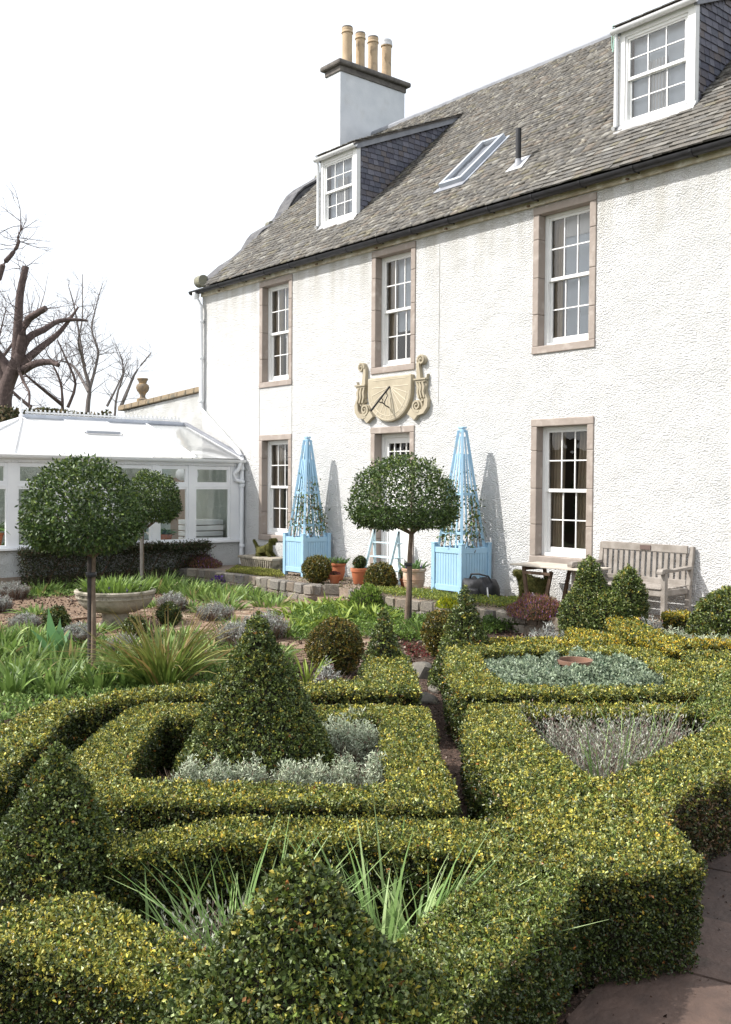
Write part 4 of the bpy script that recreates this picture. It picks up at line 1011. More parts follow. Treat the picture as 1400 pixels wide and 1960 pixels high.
def fl(y):
    q = []
    for (du, dv, r) in ((-.028, .045, .016), (.028, .045, .016), (0, .085, .018)):
        fm.prism([(y+du+r*math.cos(t*PI/4), KRZ+.07+dv+r*1.3*math.sin(t*PI/4)) for t in range(8)], lambda u, v, t: (t, u, v), fx-.008, fx+.008)
    fm.box(fx-.007, fx+.007, y-.006, y+.006, KRZ+.05, KRZ+.15)
fl(0); fm.box(fx-.007, fx+.007, -.045, .045, KRZ+.055, KRZ+.085)
proto = fm.build('cresting', M['upvc'], cons)
k = 0; y = RY0+.12
while y < RY1-.1:
    if k == 0: proto.location.y += y
    else:
        o = proto.copy(); COL.objects.link(o); o.parent = cons; o.location = proto.location.copy(); o.location.y += y-RY0-.12
    y += .092; k += 1
MB().lathe((KR, RY0, KRZ), [(.05, 0), (.05, .06), (.02, .09), (.045, .13), (.04, .17), (.015, .2), (.028, .24), (.006, .38)], 12).build('finial', M['upvc'], cons, smooth=True)
# things inside seen through the glass
tb = empty('white_cabinet', 'white slatted cabinet standing inside the right end of the conservatory', 'cabinet', (-18.2, 10.7, .1))
for k in range(4): MB().box(-18.45+.0, -17.95, 10.35, 10.40+.75, .75+.12*k, .85+.12*k).build('slat_board', M['upvc'], tb, bevel=.01)
MB().box(-18.4, -18.0, 10.42, 11.05, .1, .75).build('body', M['upvc'], tb)
for i, y in enumerate((10.35, 10.60)):
    lp = empty('glass_lamp', 'round white glass lamp %s hanging inside the conservatory corner' % ('nearer the room' if i == 0 else 'nearer the house wall'), 'lamp', (-18.3, y, 2.0))
    MB().lathe((-18.3, y, 2.03), ball_prof(.13), 16).build('globe', M['upvc'], lp, smooth=True); MB().tube([(-18.3, y, 2.28), (-18.3, y, 2.62)], .01, 6).build('rod', M['black_iron'], lp)
ck = empty('cushioned_chair', 'cane chair with pale and green cushions inside the conservatory', 'chair', (-18.3, 9.2, .1))
MB().box(-18.6, -18.0, 8.95, 9.6, .55, .72).build('seat_cushion', M['cloth'], ck, bevel=.05); MB().box(-18.75, -18.6, 8.95, 9.6, .6, 1.15).build('back_cushion', M['cloth'], ck, bevel=.05)
MB().tube([(-18.0, 8.9, .1), (-18.0, 8.9, .8), (-18.7, 8.9, 1.0), (-18.7, 9.65, 1.0), (-18.0, 9.65, .8), (-18.0, 9.65, .1)], .022, 8).build('cane_frame', M['table_wood'], ck, smooth=True)
def house_plant(x, y, z, h, r, label, n=500):
    t = empty('potted_plant', label, 'plant', (x, y, z))
    MB().lathe((x, y, z), [(.09, 0), (.13, .2), (.145, .2), (.145, .24), (.12, .24), (.11, .2)], 16).build('pot', M['terracotta'], t, smooth=True)
    P = np.array([x, y, z+.24])+rnd_unit(n)*rng.random((n, 1))*[.03, .03, .02]
    A = rnd_unit(n); A[:, 2] = np.abs(A[:, 2])+.5
    blades('leaf', P[:60], A[:60], h*rng.uniform(.6, 1.1, 60), .035, .7, pick(60, [(1, (.06, .12, .03)), (1, (.11, .2, .05))]), M['soft_leaf'], t)
house_plant(-17.95, 6.35, .82, .5, .3, 'leafy plant in a clay pot at the far left of the conservatory')
house_plant(-17.95, 7.15, .82, .4, .3, 'leafy plant in a clay pot on the inner sill behind the front clipped tree')
house_plant(-17.9, 9.75, .70, .25, .2, 'small plant in a clay pot beside the cane chair in the conservatory')

# ================================================================= GARDEN WALLS, URN
gw = empty('garden_wall', 'tall rendered garden wall with tawny coping running left from the house gable', 'wall', (-21.2, 11.6, 0))
gy0, gy1 = 11.62, 11.95
gm = MB(); gm.add([(GX-.02, gy0, 0), (-23.5, gy0, 0), (-23.5, gy0, 3.82), (GX-.02, gy0, 4.07), (GX-.02, gy1, 0), (-23.5, gy1, 0), (-23.5, gy1, 3.82), (GX-.02, gy1, 4.07)], [(0,1,2,3),(7,6,5,4),(0,3,7,4),(1,5,6,2),(2,6,7,3)])
gm.build('wall_face', M['render'], gw)
for k in range(12):
    xa = -23.75+k*(4.65/12); xb = xa+4.65/12-.012; za = 3.83+.25*(xa+23.75)/4.65; zb = za+.25/12
    MB().add([(xa, gy0-.08, za), (xb, gy0-.08, zb), (xb, gy1+.08, zb), (xa, gy1+.08, za), (xa, gy0-.06, za+.13), (xb, gy0-.06, zb+.13), (xb, gy1+.06, zb+.13), (xa, gy1+.06, za+.13)], [(0,3,2,1),(4,5,6,7),(0,1,5,4),(1,2,6,5),(2,3,7,6),(3,0,4,7)]).build('coping_stone', M['coping'], gw, bevel=.02)
urn = MB().lathe((-22.85, 11.8, 4.0), [(.15, 0), (.15, .09), (.08, .12), (.065, .18), (.09, .24), (.145, .30), (.17, .38), (.15, .45), (.095, .49), (.11, .54), (.145, .60), (.13, .62), (.07, .62)], 20)
tag(urn.build('stone_urn', mat('lichened_urn', (.30, .21, .11), (.16, .14, .12), rough=.95, scale=9, bump=.01), smooth=True), 'small lichened stone urn finial on the end of the garden wall', 'urn')
bw = empty('boundary_wall', 'old dark brick boundary wall with ivy on top, behind the conservatory', 'wall', (-23.9, 4, 0))
MB().box(-24.1, -23.75, -12, 11.62, 0, 3.55).build('wall_face', M['ivy_brick'], bw)
n = 30000
P = np.column_stack([-23.9+rng.normal(0, .22, n), rng.uniform(-6, 11.4, n), np.zeros(n)]); P[:, 2] = 3.5+.14*wob(P*[1, 1, 0], 2.6, 1)+rng.random(n)*.30-np.abs(P[:, 0]+23.9)*.6
A = rnd_unit(n)*.8+np.array([.5, 0, .1])
leaves('ivy', P, A, .09*rng.uniform(.5, 1.2, n), .08, pick(n, [(3, (.05, .055, .025)), (2, (.09, .10, .04)), (1.5, (.17, .13, .07)), (1, (.26, .2, .12))]), M['soft_leaf'], bw)

# ================================================================= BARE TREES BEHIND THE WALL
def limb(mb, pts, r0, r1, k=8):
    P = [Vector(p) for p in pts]; Q = []
    for i in range(len(P)-1):
        for j in range(3):
            t = j/3; p0 = P[max(i-1, 0)]; p1 = P[i]; p2 = P[i+1]; p3 = P[min(i+2, len(P)-1)]
            Q.append(.5*((2*p1)+(p2-p0)*t+(2*p0-5*p1+4*p2-p3)*t*t+(3*p1-p0-3*p2+p3)*t**3))
    Q.append(P[-1]); n = len(Q)
    mb.tube(Q, [(r0+(r1-r0)*i/(n-1))*(1+random.uniform(-.03, .03)) for i in range(n)], k)
    return Q
def twig(mb, p, d, L, r, depth, droop=0.):
    if depth == 0 or r < .0018: return
    n = 4; pts = [p]; q = p.copy(); dd = d.copy()
    for i in range(n):
        dd = (dd+Vector((random.gauss(0, .17), random.gauss(0, .17), random.gauss(0, .15)+.04-droop))).normalized(); q = q+dd*L/n; pts.append(q.copy())
    mb.tube(pts, [r*(1-.55*i/n) for i in range(n+1)], 5 if r > .02 else 3, cap=False)
    for k in range(random.choice((2, 3, 3))):
        i = random.randint(1, n); nd = (dd+Vector((random.gauss(0, .55), random.gauss(0, .55), random.gauss(.12, .45)))).normalized()
        twig(mb, pts[i], nd, L*random.uniform(.55, .85), r*(1-.55*i/n)*random.uniform(.5, .75), depth-1, droop)
random.seed(11)
t1 = empty('pollarded_tree', 'large dark leafless tree with thick sawn-off limbs beyond the boundary wall', 'tree', (-30.014,10.906,1.372))
tr = MB(); limb(tr, [(-30.034,10.882,1.372), (-30.056,10.928,2.960), (-30.116,10.924,4.467), (-29.994,11.105,5.262), (-29.825,11.332,5.820)], (.27), .20, 12); tr.build('trunk', M['bark'], t1, smooth=True)
LB = [([(-29.919,11.206,5.501), (-29.909,11.253,6.295), (-29.898,11.299,7.010), (-29.892,11.331,7.566), (-29.853,11.399,8.042), (-29.795,11.490,8.519)], .15, .10),
      ([(-29.903,11.232,5.660), (-29.550,11.390,6.741), (-29.079,11.494,6.977), (-28.687,11.656,7.131)], .13, .09),
      ([(-29.878,11.254,5.502), (-29.913,11.561,6.326), (-29.866,12.100,6.695), (-29.894,12.547,6.989), (-29.751,13.031,7.074), (-29.687,13.419,7.076)], .14, .035),
      ([(-29.837,11.303,5.502), (-29.866,11.917,6.068), (-29.924,12.491,6.548), (-29.897,12.854,6.990), (-29.890,13.197,7.503)], .14, .03),
      ([(-29.812,11.325,5.312), (-29.139,11.513,5.521), (-28.643,11.793,5.547), (-28.306,11.878,5.432)], .13, .07),
      ([(-30.065,11.003,4.865), (-30.557,10.489,6.448), (-30.693,10.385,7.716), (-30.372,10.777,7.958), (-30.245,10.956,8.546), (-30.090,11.155,8.866), (-29.984,11.292,9.121), (-29.959,11.331,9.311)], .14, .04),
      ([(-29.984,11.292,9.121), (-29.937,11.355,9.280), (-29.981,11.308,9.391), (-29.926,11.384,9.629), (-29.935,11.389,9.979)], .035, .015),
      ([(-30.015,11.081,5.262), (-30.340,10.726,5.973), (-29.645,10.026,6.605)], .2, .1),
      ([(-29.878,11.254,5.502), (-28.960,11.078,4.946), (-28.447,11.051,4.602), (-28.239,10.969,4.206)], .05, .03)]
for pts, a, b in LB:
    m_ = MB(); Q = limb(m_, pts, a, b, 10); m_.build('limb', M['bark'], t1, smooth=True)
    tw = MB()
    for k in range(11):
        i = random.randint(2, len(Q)-1); d = Vector((random.gauss(0, 1), random.gauss(0, 1), random.gauss(.5, .6))).normalized()
        twig(tw, Q[i], d, random.uniform(.6, 1.3), .015, 4)
    tw.build('twigs', M['bark'], t1, kind='stuff')
def bare(label, pts, r0, r1, nb, Lb, mat_, seed, brs=()):
    random.seed(seed); t = empty('bare_tree', label, 'tree', pts[0]); m_ = MB(); Q = limb(m_, pts, r0, r1, 8)
    m_.build('trunk', M[mat_], t, smooth=True); allq = [(q, 1-i/len(Q)) for i, q in enumerate(Q)][len(Q)//4:]
    for b, ra, rb in brs:
        mm = MB(); q2 = limb(mm, b, ra, rb, 6); mm.build('limb', M[mat_], t, smooth=True); allq += [(q, .7*(1-i/len(q2))) for i, q in enumerate(q2)][2:]
    tw = MB()
    for k in range(nb):
        q, f = random.choice(allq); d = Vector((random.gauss(0, .8), random.gauss(0, .8), random.gauss(.75, .5))).normalized()
        twig(tw, q, d, Lb*random.uniform(.5, 1.1)*(.5+f*.6), .006+.013*f, 5)
    tw.build('twigs', M[mat_], t, kind='stuff')
bare('slender grey leafless tree with fine branching, between the pollarded tree and the urn', [(-31.268,14.124,2.375), (-31.321,14.152,4.383), (-31.295,14.215,5.082), (-31.412,14.103,5.692), (-31.482,14.043,6.215), (-31.568,13.973,6.913), (-31.706,13.852,7.872), (-31.848,13.714,8.569)], .09, .012, 90, 1.4, 'hazed_bark', 3,
     [([(-31.295,14.215,5.082), (-31.181,14.386,5.869), (-31.150,14.447,6.393), (-31.303,14.296,7.090), (-31.214,14.442,7.965), (-31.118,14.584,8.577)], .06, .012), ([(-31.417,14.105,5.867), (-30.626,13.520,6.510), (-30.559,13.634,7.273), (-30.598,13.654,8.712)], .05, .012), ([(-31.315,14.187,4.995), (-32.635,14.216,5.981), (-32.987,13.805,6.158)], .06, .02)])
bare('thin leafless sapling with arching stems just left of the urn', [(-29.808,14.306,2.369), (-29.790,14.427,4.571), (-29.660,14.620,5.419), (-29.696,14.601,5.927), (-29.805,14.490,6.349)], .045, .01, 44, 1.1, 'hazed_bark', 5,
     [([(-29.678,14.555,4.437), (-29.501,14.798,5.167), (-29.382,14.960,5.591), (-29.092,15.331,6.187)], .07, .015), ([(-29.972,14.204,4.434), (-29.802,14.433,4.994), (-29.663,14.621,5.504)], .05, .02)])
bare('tangled leafless thicket tree low behind the pollarded trunk', [(-30.865,13.048,2.358), (-30.904,13.105,4.644), (-31.011,13.012,5.405), (-31.199,12.811,5.911)], .06, .02, 46, 1.5, 'bark', 8,
     [([(-30.899,13.103,4.475), (-30.479,12.074,5.048), (-30.916,11.579,5.618)], .07, .02), ([(-30.788,13.231,4.391), (-30.645,13.436,5.155), (-30.850,13.226,5.915), (-31.064,13.002,6.590)], .06, .02), ([(-30.565,11.938,4.309), (-31.002,11.444,4.879), (-31.448,10.953,5.777)], .07, .02)])
bare('tangled leafless tree at the left edge behind the pollarded trunk', [(-34.623,11.686,2.362), (-34.627,11.787,4.701), (-34.429,12.080,5.963), (-34.284,12.301,7.044), (-34.169,12.479,7.945)], .08, .015, 50, 1.6, 'bark', 15, [([(-34.477,12.006,5.603), (-33.932,12.712,6.868), (-33.604,13.136,7.591)], .07, .02)])

# ================================================================= STANDARD TREES
LAUREL = [(4, (.034, .062, .016)), (3, (.062, .105, .026)), (1.4, (.10, .155, .04)), (.5, (.17, .22, .06))]
def standard_tree(label, base, top, fork, crown, rx, rz, rzl, n, leaf, stake, rt=.034, group=None, seed=0, stake_off=(-.03, -.02)):
    t = empty('standard_tree', label, 'tree', (*base, 0), group)
    m_ = MB(); limb(m_, [(*base, -.02), (base[0]*.6+fork[0]*.4+.012, base[1]*.6+fork[1]*.4, fork[2]*.4), (base[0]*.25+fork[0]*.75-.008, base[1]*.25+fork[1]*.75, fork[2]*.75), fork], rt, rt*.8, 10)
    m_.build('trunk', M['stem_bark'], t, smooth=True)
    b = MB(); random.seed(seed+1)
    for k in range(11):
        a = 2*PI*k/11+random.uniform(-.2, .2); e = Vector((crown[0]+math.cos(a)*rx*random.uniform(.45, .8), crown[1]+math.sin(a)*rx*random.uniform(.45, .8), crown[2]-rzl*.3+random.uniform(-.1, .35)*rz))
        mid = Vector(fork).lerp(e, .45)+Vector((0, 0, -.03)); b.tube([Vector(fork)-Vector((0, 0, .03)), mid, e], [rt*.5, rt*.32, rt*.12], 6)
    b.build('branch', M['stem_bark'], t, smooth=True)
    # crown: a dome, flat beneath, leaves through its outer volume
    u = rnd_unit(n); rad = 1-np.abs(rng.normal(0, .14, n)); inner = rng.random(n) < .22; rad = np.where(inner, rng.random(n)**.5, rad).clip(.1, 1.04)
    lump = 1+.07*wob(u, 4.5, seed)+.07*wob(u, 10, seed+1)+.05*wob(u, 23, seed+2)
    sz = np.where(u[:, 2] > 0, rz, rzl); flat = np.where(u[:, 2] < 0, np.hypot(u[:, 0], u[:, 1]).clip(.05, 1)**-.45, 1.)
    P = np.array(crown)+np.column_stack([u[:, 0]*rx*flat, u[:, 1]*rx*flat, u[:, 2]*sz])*(rad*lump)[:, None]
    gap = wob(P, 9, seed+4)
    keep = (gap > -.62+.25*(u[:, 2] < 0)) | (rng.random(n) < .35)
    P = P[keep]; u = u[keep]; k = len(P)
    C = pick(k, LAUREL); C = np.where((rng.random(k) < .22*u[:, 2].clip(0, 1))[:, None], np.array([.15, .2, .04]), C)
    A = rnd_unit(k)*.8+u*.5+np.array([0, 0, -.05])
    leaves('crown_leaves', P, A, leaf*rng.uniform(.7, 1.2, k), leaf*.46, C, M['gloss_leaf'], t, fold=.16)
    if stake:
        sb = (base[0]+stake_off[0], base[1]+stake_off[1]); m_ = MB(); m_.tube([(sb[0], sb[1], 0), (sb[0], sb[1], stake)], .024, 8); m_.build('stake', M['stake'], t, smooth=True)
        MB().lathe((base[0]+stake_off[0]*.5, base[1]+stake_off[1]*.5, stake*.78), [(.055, 0), (.058, .02), (.055, .045)], 12).build('tie', M['black_iron'], t)
    return t
standard_tree('nearest mop-headed evergreen on a tall dark stem, in front of the conservatory', (-9.63, 4.404), 2.3, (-9.64, 4.42, 1.24), (-9.71, 4.33, 1.58), .62, .69, .32, 14000, .050, 1.30, seed=3, rt=.027)
standard_tree('mop-headed evergreen in the middle, in front of the house door', (-9.952, 9.097), 2.4, (-9.90, 9.14, 1.34), (-9.98, 9.06, 1.66), .76, .74, .28, 16000, .050, 1.12, seed=5, rt=.037, stake_off=(.035, .045))
standard_tree('farthest mop-headed evergreen, half hidden behind the nearest one by the conservatory', (-16.684,8.600), 2.5, (*(-16.643,8.600), 1.12), (*(-16.297,8.600), 1.60), .52, .60, .34, 10000, .055, 0, seed=8, rt=.03)
sb = MB().tube([(*(-16.511,8.500), 0), (*(-16.511,8.500), 1.35)], .028, 8); tag(sb.build('tree_stake', M['weathered_wood']), 'pale timber stake beside the farthest mop-headed evergreen', 'stake')

# ================================================================= BLUE PLANTERS WITH OBELISKS
def planter(x0, y0, w, zt, apex, label, seed):
    random.seed(seed); t = empty('obelisk_planter', label, 'planter', (x0+w/2, y0+w/2, ZP), 'pair of blue planters with obelisks')
    P_ = 'blue_paint'; x1, y1 = x0+w, y0+w; pw = .075; zb = ZP+.02
    for (x, y) in ((x0, y0), (x1-pw, y0), (x0, y1-pw), (x1-pw, y1-pw)):
        MB().box(x, x+pw, y, y+pw, ZP, zt).box(x-.006, x+pw+.006, y-.006, y+pw+.006, zt, zt+.02).build('corner_post', M[P_], t, bevel=.008)
    r1, r0 = zt-.05, zb+.05
    for (ax, fixed) in (('x', y0+.012), ('x', y1-.047), ('y', x0+.012), ('y', x1-.047)):
        for (za, zb_) in ((r1-.085, r1), (r0, r0+.09)):
            m_ = MB()
            if ax == 'x': m_.box(x0+pw, x1-pw, fixed, fixed+.035, za, zb_)
            else: m_.box(fixed, fixed+.035, y0+pw, y1-pw, za, zb_)
            m_.build('rail', M[P_], t, bevel=.005)
        nb = 9; a = (x0 if ax == 'x' else y0)+pw; bw_ = (w-2*pw)/nb
        for k in range(nb):
            u0, u1 = a+k*bw_+.003, a+(k+1)*bw_-.003; off = fixed+.010+random.uniform(0, .0015)
            m_ = MB()
            if ax == 'x': m_.box(u0, u1, off, off+.016, r0+.088, r1-.083)
            else: m_.box(off, off+.016, u0, u1, r0+.088, r1-.083)
            m_.build('tongue_board', M[P_], t, bevel=.003)
    cx, cy = x0+w/2, y0+w/2
    MB().box(x0+.05, x1-.05, y0+.05, y1-.05, ZP+.05, zt-.12).build('compost', M['soil'], t)
    # obelisk: four legs, slats between and bands round them
    bz = zt-.12; hb = w/2-.075; ht = .035
    def edge(sx_, sy_, f): z = bz+(apex-bz)*f; h = hb+(ht-hb)*f; return Vector((cx+sx_*h, cy+sy_*h, z))
    for (a, b) in ((-1, -1), (1, -1), (1, 1), (-1, 1)): MB().obox(edge(a, b, 0), edge(a, b, .97), .042, .042, up=(a, b, 0)).build('obelisk_leg', M[P_], t, bevel=.004)
    for side in range(4):
        c, s_ = ((0, -1), (1, 0), (0, 1), (-1, 0))[side]
        for q in (-.5, 0, .5):
            f1 = .92 if q == 0 else .78
            v0 = edge(c if c else q, s_ if s_ else q, 0); v1 = edge(c if c else q*1.0, s_ if s_ else q*1.0, f1); MB().obox(v0, v1, .027, .014, up=(c, s_, .1)).build('obelisk_slat', M[P_], t, bevel=.003)
        for f in (.15, .46):
            a = edge(c if c else -1, s_ if s_ else -1, f); b = edge(c if c else 1, s_ if s_ else 1, f); MB().obox(a, b, .018, .042, up=(0, 0, 1)).build('obelisk_band', M[P_], t, bevel=.003)
    MB().box(cx-.05, cx+.05, cy-.05, cy+.05, apex-.03, apex+.0).box(cx-.04, cx+.04, cy-.04, cy+.04, apex-.09, apex-.035).build('obelisk_cap', M[P_], t, bevel=.006)
    # climber
    cl = empty('climbing_plant', 'twining evergreen climber on the obelisk of the %s blue planter' % ('right' if seed == 2 else 'left'), 'climber', (cx, cy, zt-.1), 'climbers on the blue obelisks')
    st = MB(); LP = []
    for k in range(9):
        a0 = random.uniform(0, 2*PI); tw = random.choice((-1, 1))*random.uniform(.6, 2.2); top = random.uniform(.35, .66); pts = []
        for i in range(14):
            f = top*i/13; h = (hb+(ht-hb)*f)*1.18; a = a0+tw*f*2; pts.append(Vector((cx+math.cos(a)*h*1.05+random.gauss(0, .012), cy+math.sin(a)*h*1.05+random.gauss(0, .012), bz+(apex-bz)*f)))
        st.tube(pts, [.007*(1-.6*i/13) for i in range(14)], 5)
        for i in range(3, 14):
            for _ in range(random.randint(5, 17)): LP.append(pts[i]+Vector((random.gauss(0, .045), random.gauss(0, .045), random.gauss(0, .05))))
    st.build('stem', M['stem_bark'], cl, smooth=True)
    LP = np.array([tuple(p) for p in LP]); leaves('leaves', LP, rnd_unit(len(LP))+[0, 0, -.2], .068*rng.uniform(.6, 1.2, len(LP)), .026, pick(len(LP), [(3, (.07, .12, .03)), (2, (.15, .21, .05)), (1, (.2, .22, .05)), (.5, (.25, .14, .06))]), M['soft_leaf'], cl)
planter(-11.03, 10.60, .66, 1.08, 2.88, 'right blue slatted timber planter with tall obelisk, beside the black bag', 2)
planter(-14.97, 10.58, .64, 1.06, 2.85, 'left blue slatted timber planter with tall obelisk, beside the stone trough', 4)

# ================================================================= BENCH, TABLE, LADDER SHELF, BAG, TROUGH
bn = empty('garden_bench', 'weathered grey slatted teak bench against the house wall', 'bench', (-7.6, 10.9, ZP))
BX0, BX1, BYb, BYf = -8.34, -6.90, 11.17, 10.62; Wd_ = 'weathered_wood'
for x in (BX0, BX1-.065):
    MB().obox((x+.033, BYb, ZP), (x+.033, BYb+.03, ZP+.42), .065, .06, up=(0, 1, 0)).obox((x+.033, BYb+.03, ZP+.42), (x+.033, BYb+.10, ZP+.92), .065, .05, up=(0, 1, 0)).build('leg', M[Wd_], bn, bevel=.01)
    MB().box(x, x+.065, BYf, BYf+.065, ZP, ZP+.62).build('leg', M[Wd_], bn, bevel=.008)
    ar = MB(); pr = [(BYf-.08, .635), (BYf-.06, .665), (BYf+.05, .67), (BYf+.2, .65), (BYf+.4, .665), (BYb+.04, .675), (BYb+.04, .635), (BYf+.35, .625), (BYf+.15, .615), (BYf-.0, .628), (BYf-.04, .60), (BYf-.075, .60)]
    ar.prism(pr, lambda u, v, t: (t, u, ZP+v), x-.01, x+.075); ar.build('arm', M[Wd_], bn, bevel=.006)
    MB().box(x+.015, x+.05, BYf+.065, BYb-.02, ZP+.33, ZP+.40).build('side_rail', M[Wd_], bn, bevel=.005)
MB().box(BX0+.065, BX1-.065, BYf+.01, BYf+.04, ZP+.32, ZP+.395).build('front_rail', M[Wd_], bn, bevel=.005)
for k in range(7):
    y = BYf-.01+k*.083; MB().box(BX0+.05, BX1-.05, y, y+.065, ZP+.405+.003*k*(k-5)*.3, ZP+.425+.003*k*(k-5)*.3).build('seat_slat', M[Wd_], bn, bevel=.006)
bz0, bz1 = ZP+.46, ZP+.83
for (a, b, h) in ((BYb+.05, .88, .10), (BYb+.02, .46, .07)): MB().obox((BX0+.065, a, ZP+b), (BX1-.065, a, ZP+b), .035, h).build('back_rail', M[Wd_], bn, bevel=.006)
for k in range(15):
    x = BX0+.115+k*(BX1-BX0-.23)/14; MB().obox((x, BYb+.03, bz0+.02), (x, BYb+.05, bz1), .055, .014, up=(0, 1, 0)).build('back_slat', M[Wd_], bn, bevel=.004)
MB().box(-7.66, -7.50, BYb+.02, BYb+.031, ZP+.85, ZP+.91).build('plaque', mat('dull_bronze', (.13, .09, .08), rough=.5), bn)
tb = empty('folding_table', 'pale topped folding table with dark trestle legs below the right ground floor window', 'table', (-8.8, 10.75, ZP))
MB().box(-9.28, -8.0, 10.45, 11.05, .865, .887).build('tabletop', M['table_wood'], tb, bevel=.004)
for x in (-9.1, -8.2):
    MB().box(x, x+.06, 10.5, 11.0, .81, .862).build('bearer', M['dark_wood'], tb)
for (xa, xb, y) in ((-9.08, -9.0, 10.52), (-8.62, -8.74, 10.55), (-8.15, -8.3, 10.52), (-9.08, -9.0, 10.96), (-8.62, -8.74, 10.94), (-8.15, -8.3, 10.96)):
    MB().obox((xa, y, .815), (xb, y, ZP), .05, .035, up=(0, 1, 0)).build('leg', M['dark_wood'], tb, bevel=.004)
MB().box(-9.08, -8.6, 10.49, 10.52, .76, .80).build('stretcher', M['dark_wood'], tb)

ld = empty('ladder_shelf', 'faded pale blue ladder shelf standing in front of the white door', 'shelf', (-12.5, 11.0, ZP))
LB_ = 'pale_blue_paint'
for x in (-12.93, -12.30):
    for (ya, yb, za, zb) in ((10.78, 11.06, ZP, 1.20), (11.10, 11.06, ZP, 1.20)): MB().obox((x, ya, za), (x, yb, zb), .03, .05, up=(0, 1, 0)).build('upright', M[LB_], ld, bevel=.004)
for z, dpt in ((.52, .30), (.74, .22), (.98, .13)):
    y0 = 10.80+(z-ZP)*.30
    for k in range(3): MB().box(-12.98, -12.25, y0+k*dpt/3, y0+(k+.8)*dpt/3, z, z+.016).build('shelf_board', M[LB_], ld, bevel=.003)
bg_ = empty('camera_bag', 'slumped black fabric bag with straps on the terrace beside the right blue planter', 'bag', (-10.0, 10.6, ZP))
bmh = bmesh.new(); bmesh.ops.create_uvsphere(bmh, u_segments=26, v_segments=16, radius=1)
for v in bmh.verts:
    x, y, z = v.co; x = math.copysign(abs(x)**.55, x)*.30; y = math.copysign(abs(y)**.6, y)*.17; z = math.copysign(abs(z)**.6, z)*.155
    z += .03*math.sin(x*17)+.018*math.sin(x*31+y*20)+.012*math.sin(y*40+x*9); v.co = (x-9.99, y+10.62, max(z+.155, 0)+ZP)
bo = OFF[bg_.name]
for v in bmh.verts: v.co -= bo
me = bpy.data.meshes.new('body'); bmh.to_mesh(me); bmh.free(); me.materials.append(M['bag']); me.polygons.foreach_set('use_smooth', [True]*len(me.polygons)); link_mesh('body', me, bg_)
MB().tube([(-10.2, 10.6, ZP+.28), (-10.12, 10.55, ZP+.37), (-9.95, 10.53, ZP+.385), (-9.8, 10.57, ZP+.36), (-9.74, 10.6, ZP+.27)], .014, 6).build('handle', M['bag'], bg_, smooth=True)
MB().box(-10.16, -9.86, 10.42, 10.50, ZP+.03, ZP+.18).build('front_pocket', M['bag'], bg_, bevel=.03)
MB().tube([(-9.75, 10.5, ZP+.2), (-9.66, 10.42, ZP+.1), (-9.62, 10.45, ZP+.02)], .012, 6).build('strap', mat('grey_strap', (.5, .5, .5), rough=.8), bg_)

tg = empty('stone_trough', 'ribbed grey stone trough below the left ground floor window', 'trough', (-16.1, 10.9, ZP))
x0, x1, y0, y1 = -16.72, -15.50, 10.72, 11.16
MB().add([(x0+.10, y0+.05, ZP), (x1-.10, y0+.05, ZP), (x1-.10, y1-.05, ZP), (x0+.10, y1-.05, ZP), (x0+.03, y0+.02, .50), (x1-.03, y0+.02, .50), (x1-.03, y1-.02, .50), (x0+.03, y1-.02, .50)], [(0,3,2,1),(4,5,6,7),(0,1,5,4),(1,2,6,5),(2,3,7,6),(3,0,4,7)]).build('basin', M['bowl_stone'], tg, bevel=.01)
MB().box(x0, x1, y0-.01, y1+.01, .50, .55).build('rim', M['bowl_stone'], tg, bevel=.012)
for k in range(15):
    x = x0+.13+k*(x1-x0-.26)/14; MB().obox((x, y0+.035, ZP+.03), (x+(x-(x0+x1)/2)*.10, y0+.012, .49), .034, .03, up=(0, 1, 0)).build('rib', M['bowl_stone'], tg, bevel=.008)

# moss dogs: skinned figures
def moss_dog(label, origin, s, rot, joints, edges, radii, seed):
    me = bpy.data.meshes.new('moss_dog'); me.from_pydata([Vector(j)*s for j in joints], edges, []); o = bpy.data.objects.new('moss_dog', me); COL.objects.link(o); OFF[o.name] = Vector(origin)
    o.location = origin; o.rotation_euler = (0, 0, rot); sk_ = o.modifiers.new('skin', 'SKIN'); o.modifiers.new('sub', 'SUBSURF').levels = 2; o.modifiers['sub'].render_levels = 2
    for i, r in enumerate(radii): me.skin_vertices[0].data[i].radius = (r*s, r*s)
    me.skin_vertices[0].data[0].use_root = True
    dg = bpy.context.evaluated_depsgraph_get(); dg.update(); m2 = bpy.data.meshes.new_from_object(o.evaluated_get(dg)); o.modifiers.clear(); o.data = m2; m2.materials.clear(); m2.materials.append(M['moss'])
    m2.polygons.foreach_set('use_smooth', [True]*len(m2.polygons))
    tag(o, label, 'topiary')
    Pv = np.array([v.co for v in m2.vertices]); Nv = np.array([v.normal for v in m2.vertices]); k = rng.integers(len(Pv), size=9000)
    R = np.array(Matrix.Rotation(rot, 3, 'Z')); P = (Pv[k]+rng.normal(0, .006, (9000, 3))) @ R.T+np.array(origin); A = Nv[k] @ R.T+rnd_unit(9000)*.8
    f = leaves('moss_tufts', P, A, .016*rng.uniform(.5, 1.2, 9000), .006, pick(9000, [(3, (.075, .08, .015)), (2, (.14, .135, .03)), (1, (.04, .045, .012))]), M['dry'], None)
    f.parent = o; f.matrix_parent_inverse = (Matrix.Translation(origin) @ Matrix.Rotation(rot, 4, 'Z')).inverted()
